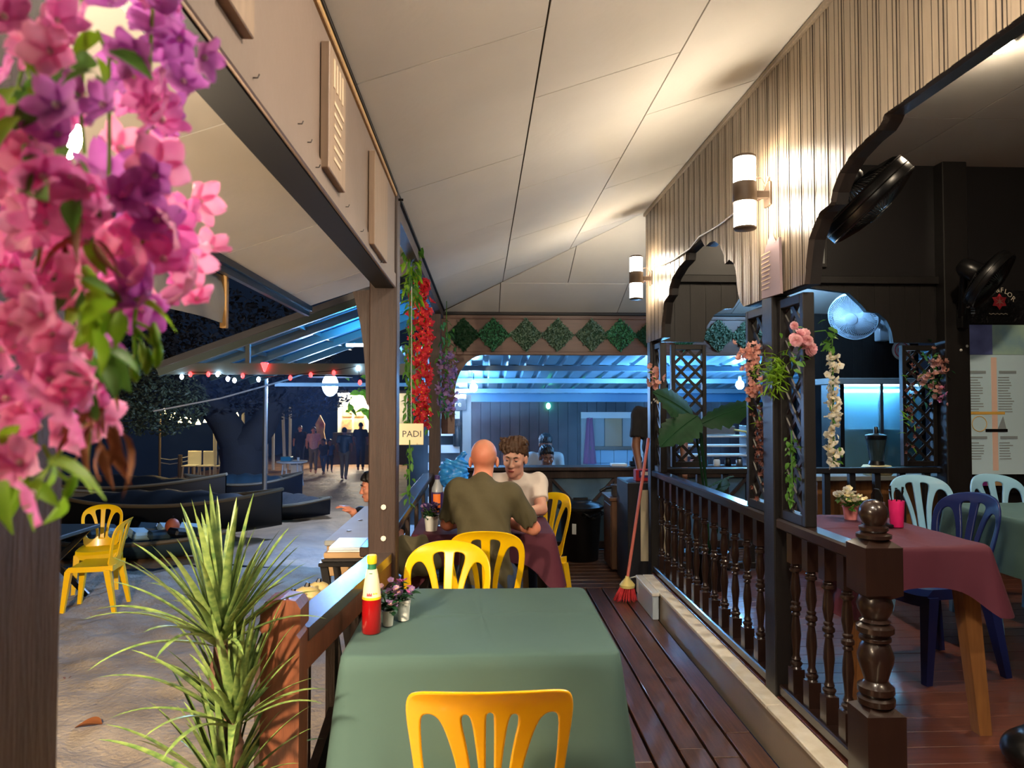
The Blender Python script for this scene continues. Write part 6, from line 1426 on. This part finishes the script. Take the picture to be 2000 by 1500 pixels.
def hair_short(h=.006, seed=1, mop=True):
    r2 = random.Random(seed)
    pr = [('e', (0, .026, .055), (.084, .097, .082), None, .02), ('e', (0, .055, .0), (.078, .066, .085), None, .03)]
    if mop:
        for k in range(30):
            a = r2.uniform(-2.7, -.45); x, y = cos(a)*.064, sin(a)*.074
            pr.append(('c', (x*.5+.01, y*.35+.015, .118+.012*r2.random()), (x*1.02-.018+r2.uniform(-.012, .012), y*1.16, .064+r2.uniform(-.02, .035)), .019, .007, .008))
        for k in range(34):
            a = r2.uniform(-.5, 3.7); q = r2.uniform(.9, 1.12); pr.append(('c', (cos(a)*.05, .03+sin(a)*.06, .11), (cos(a)*.088*q-.01, .03+sin(a)*.098*q, .09+r2.uniform(-.05, .035)), .018, .007, .008))
        for k in range(5): pr.append(('c', (-.05, -.03, .10), (-.088-.01*r2.random(), -.05+.03*r2.random(), .05+.05*r2.random()), .014, .005, .008))
    else:
        for k in range(14):
            a = r2.uniform(-2.6, -.5); pr.append(('c', (cos(a)*.04, sin(a)*.05+.01, .11), (cos(a)*.066, sin(a)*.088+.01, .075), .018, .01, .01))
    pr.append(('e', (0, -.085, -.03), (.062, .07, .088), None, .01, True))
    return soft(pr, h, .012, cut=lambda Q: np.maximum(-.045-Q[..., 2]+.0*Q[..., 1], np.where(Q[..., 1] < -.02, .038-Q[..., 2], -1)), ripple=lambda Q: .003*np.sin(Q[..., 0]*210+Q[..., 2]*70)+.002*np.sin(Q[..., 1]*190))
# man in olive shirt, seen from behind
person('bald man in an olive shirt seen from behind, leaning on the maroon table',
       dict(pelvis=(.03, 3.93, .54), chest=(.005, 3.98, .93), neck=(.0, 4.01, 1.085), head=(.012, 4.055, 1.19), sl=(-.135, 4.0, 1.025), sr=(.165, 3.99, 1.0), el=(-.195, 4.11, .82), er=(.295, 4.06, .80), wl=(-.10, 4.34, .795), wr=(.14, 4.30, .795), kl=(-.10, 4.36, .52), kr=(.17, 4.36, .52), al=(-.12, 4.42, .10), ar=(.18, 4.42, .10)),
       ('skin', 'olive_shirt', 'jeans', 'brown_hair'), None, (R(-6), R(0), R(180)), h=.009, build=.98, sleeve=.6)
# young man in white shirt
person('young man with tousled brown hair in a white shirt looking down across the table',
       dict(pelvis=(.27, 5.06, .54), chest=(.235, 4.95, .87), neck=(.228, 4.885, 1.015), head=(.222, 4.80, 1.145), sl=(.385, 4.93, .965), sr=(.075, 4.93, .965), el=(.40, 4.78, .80), er=(.02, 4.76, .79), wl=(.20, 4.60, .79), wr=(.05, 4.55, .79), kl=(.36, 4.62, .52), kr=(.16, 4.62, .52), al=(.36, 4.60, .10), ar=(.16, 4.60, .10), tl=(0, -.13, -.03), tr=(0, -.13, -.03)),
       ('skin_fair', 'white_shirt', 'jeans', 'brown_hair'), hair_short(seed=4), (R(12), R(4), R(-16)), h=.009, sleeve=.5)
# cook behind the counter and helper behind him
p = at(1068, 893, 7.85)
person('dark-haired cook with bowed head behind the counter',
       dict(pelvis=(p.x, 8.0, .22), chest=(p.x, 7.98, .60), neck=(p.x, 7.95, .78), head=tuple(p), sl=(p.x+.16, 7.98, .70), sr=(p.x-.16, 7.98, .70), el=(p.x+.22, 7.95, .44), er=(p.x-.22, 7.95, .44), wl=(p.x+.1, 7.75, .42), wr=(p.x-.1, 7.75, .42), kl=(p.x+.1, 8.0, 0), kr=(p.x-.1, 8.0, 0), al=(p.x+.1, 8.0, -.36), ar=(p.x-.1, 8.0, -.36), tl=(0, -.12, -.03), tr=(0, -.12, -.03), base=-.42),
       ('skin_dark', 'blue_panel', 'black_shirt', 'black_hair'), hair_short(.008, 6, False), (R(12), 0, R(8)), h=.014, hands=False)
p = at(1066, 868, 8.9)
person('second kitchen worker half hidden behind the cook',
       dict(pelvis=(p.x-.05, 9.0, .3), chest=(p.x-.02, 8.98, .72), neck=(p.x, 8.95, .91), head=tuple(p), sl=(p.x+.16, 8.98, .84), sr=(p.x-.18, 8.98, .84), el=(p.x+.22, 8.95, .58), er=(p.x-.22, 8.95, .58), wl=(p.x+.1, 8.8, .5), wr=(p.x-.1, 8.8, .5), kl=(p.x+.1, 9.0, 0), kr=(p.x-.1, 9.0, 0), al=(p.x+.1, 9.0, -.36), ar=(p.x-.1, 9.0, -.36), tl=(0, -.12, -.03), tr=(0, -.12, -.03), base=-.42),
       ('skin_dark', 'grey_paint', 'black_shirt', 'black_hair'), hair_short(.009, 7, False), (R(25), 0, R(10)), h=.018, fine=False, hands=False)
# waiter in black at the cooler
person('waiter in a black shirt standing behind the cooler and the end post',
       dict(pelvis=(1.66, 6.62, .92), chest=(1.66, 6.63, 1.30), neck=(1.66, 6.62, 1.49), head=(1.66, 6.58, 1.62), sl=(1.83, 6.64, 1.42), sr=(1.475, 6.64, 1.42), el=(1.88, 6.58, 1.14), er=(1.435, 6.60, 1.12), wl=(1.85, 6.45, .95), wr=(1.445, 6.48, .90), kl=(1.75, 6.6, .5), kr=(1.57, 6.6, .5), al=(1.75, 6.64, .09), ar=(1.57, 6.64, .09), tl=(0, -.13, -.05), tr=(0, -.13, -.05)),
       ('skin_dark', 'black_shirt', 'black_shirt', 'black_hair'), hair_short(.009, 8, False), (R(8), 0, R(5)), h=.012, sleeve=.55)
# person sitting outside by the rail, mostly behind the post
h0 = at(728, 950, 6.0); hd = at(690, 1000, 5.7)
person('person with dark hair sitting outside behind the timber post, one hand out',
       dict(pelvis=(h0.x+.03, 6.25, .12), chest=(h0.x+.03, 6.15, .46), neck=(h0.x+.01, 6.08, .64), head=tuple(h0), sl=(h0.x-.12, 6.1, .57), sr=(h0.x+.2, 6.15, .57), el=(h0.x-.10, 5.95, .50), er=(h0.x+.22, 6.0, .40), wl=tuple(hd), wr=(h0.x+.1, 5.8, .42), kl=(h0.x-.05, 5.85, .05), kr=(h0.x+.15, 5.85, .05), al=(h0.x-.05, 5.8, -.38), ar=(h0.x+.15, 5.8, -.38), tl=(0, -.12, -.03), tr=(0, -.12, -.03), hl=(hd.x-.1, hd.y-.02, hd.z+.06), base=-.45),
       ('skin', 'navy_plank', 'black_shirt', 'black_hair'), hair_short(.008, 9, False), (R(10), 0, R(-70)), h=.013)
t = thing('low_stool', 'low dark stool under the person sitting outside', 'stool', (h0.x+.03, 6.25, -.45)); MB().cbox(-.16, .16, -.15, .15, .40, .44, .01).build('seat', 'black_plastic', t)
for sx in (-.12, .12):
    for sy in (-.11, .11): MB().tube([(sx*1.15, sy*1.15, 0), (sx, sy, .4)], .015, 6).build('leg', 'black_plastic', t)
# walkers on the beach
def walker(label, px, yfoot, Y, hgt, mats, yaw, stride=.16):
    b = at(px, yfoot, Y); z0 = gz(b.x, Y); s = hgt/1.72; c, sn = cos(yaw), sin(yaw)
    f = lambda x, y, z: (b.x+(x*c-y*sn)*s, Y+(x*sn+y*c)*s, z0+z*s)
    J = dict(pelvis=f(0, 0, .92), chest=f(0, -.01, 1.28), neck=f(0, -.02, 1.46), head=f(0, -.035, 1.60), sl=f(.17, 0, 1.40), sr=f(-.17, 0, 1.40), el=f(.23, .06, 1.14), er=f(-.23, -.04, 1.14), wl=f(.22, -.06, .92), wr=f(-.22, -.14, .93), kl=f(.09, -stride*.8, .5), kr=f(-.09, stride*.3, .5), al=f(.09, -stride, .08), ar=f(-.09, stride*1.2, .1), base=z0)
    tt = V3((sn*.12, -c*.12, -.04)); J['tl'] = tuple(tt); J['tr'] = tuple(tt)
    t = person(label, J, mats, None, (0, 0, yaw), h=.028, fine=False, face=False, hands=False, build=s*1.05, shirt_ripple=False)
    hm = Matrix.Translation(V3(J['head'])-V3(t.location)) @ Euler((0, 0, yaw)).to_matrix().to_4x4()
    MB().ell((0, .02, .03), (.082, .1, .09), 12, 8).xf(hm).build('hair', 'black_hair', t, True)
walker('walker in dark shirt and khaki trousers seen from behind on the path', 672, 915, 22, 1.62, ('skin_dark', 'tarp_teal', 'khaki', 'black_hair'), pi)
walker('person in dark clothes standing with legs apart before the bright kiosk', 704, 897, 26, 1.78, ('skin_dark', 'black_shirt', 'black_shirt', 'black_hair'), pi, .05)
walker('walker in pale pink top coming along the path', 612, 897, 25, 1.62, ('skin', 'petal_blush', 'khaki', 'black_hair'), .2)
walker('walker in dark clothes beside the cool box', 586, 886, 27, 1.66, ('skin', 'black_shirt', 'black_shirt', 'black_hair'), .1)
walker('child in dark clothes walking behind the path walkers', 632, 899, 24.5, 1.2, ('skin_dark', 'black_shirt', 'jeans', 'black_hair'), -.2)
walker('small companion next to the child on the path', 644, 896, 25.5, 1.15, ('skin_dark', 'jeans', 'black_shirt', 'black_hair'), .3)

# ================================================================ SMOKE
def smoke(name, label, x0, x1, y0, y1, z0, z1, dens, col, scale):
    m = bpy.data.materials.new(name); m.use_nodes = True; nt = m.node_tree; nt.nodes.remove(nt.nodes['Principled BSDF'])
    v = nt.nodes.new('ShaderNodeVolumePrincipled'); v.inputs['Color'].default_value = col; v.inputs['Anisotropy'].default_value = .2
    tc = nt.nodes.new('ShaderNodeTexCoord'); n = nt.nodes.new('ShaderNodeTexNoise'); n.inputs['Scale'].default_value = scale; n.inputs['Detail'].default_value = 3; n.inputs['Distortion'].default_value = .8
    nt.links.new(tc.outputs['Object'], n.inputs['Vector']); mr = nt.nodes.new('ShaderNodeMapRange'); mr.inputs[1].default_value = .48; mr.inputs[2].default_value = .72; mr.inputs[3].default_value = dens*.03; mr.inputs[4].default_value = dens
    nt.links.new(n.outputs['Fac'], mr.inputs[0]); nt.links.new(mr.outputs[0], v.inputs['Density']); nt.links.new(v.outputs[0], nt.nodes['Material Output'].inputs['Volume'])
    M[name] = m
    o = MB().box(x0, x1, y0, y1, z0, z1).build(name, name); stuff(o); o['label'] = label; o['category'] = 'smoke'
    return o
smoke('smoke', 'drifting grill smoke lit blue inside the kitchen', -.9, 3.0, 8.1, 11.3, -.2, 1.66, .16, (.7, .85, 1, 1), 1.1)
smoke('smoke_haze', 'thin smoke haze drifting under the lamp over the beach path', -9, -2.2, 12.8, 24, -.9, 2.3, .035, (.3, .5, 1, 1), .4)
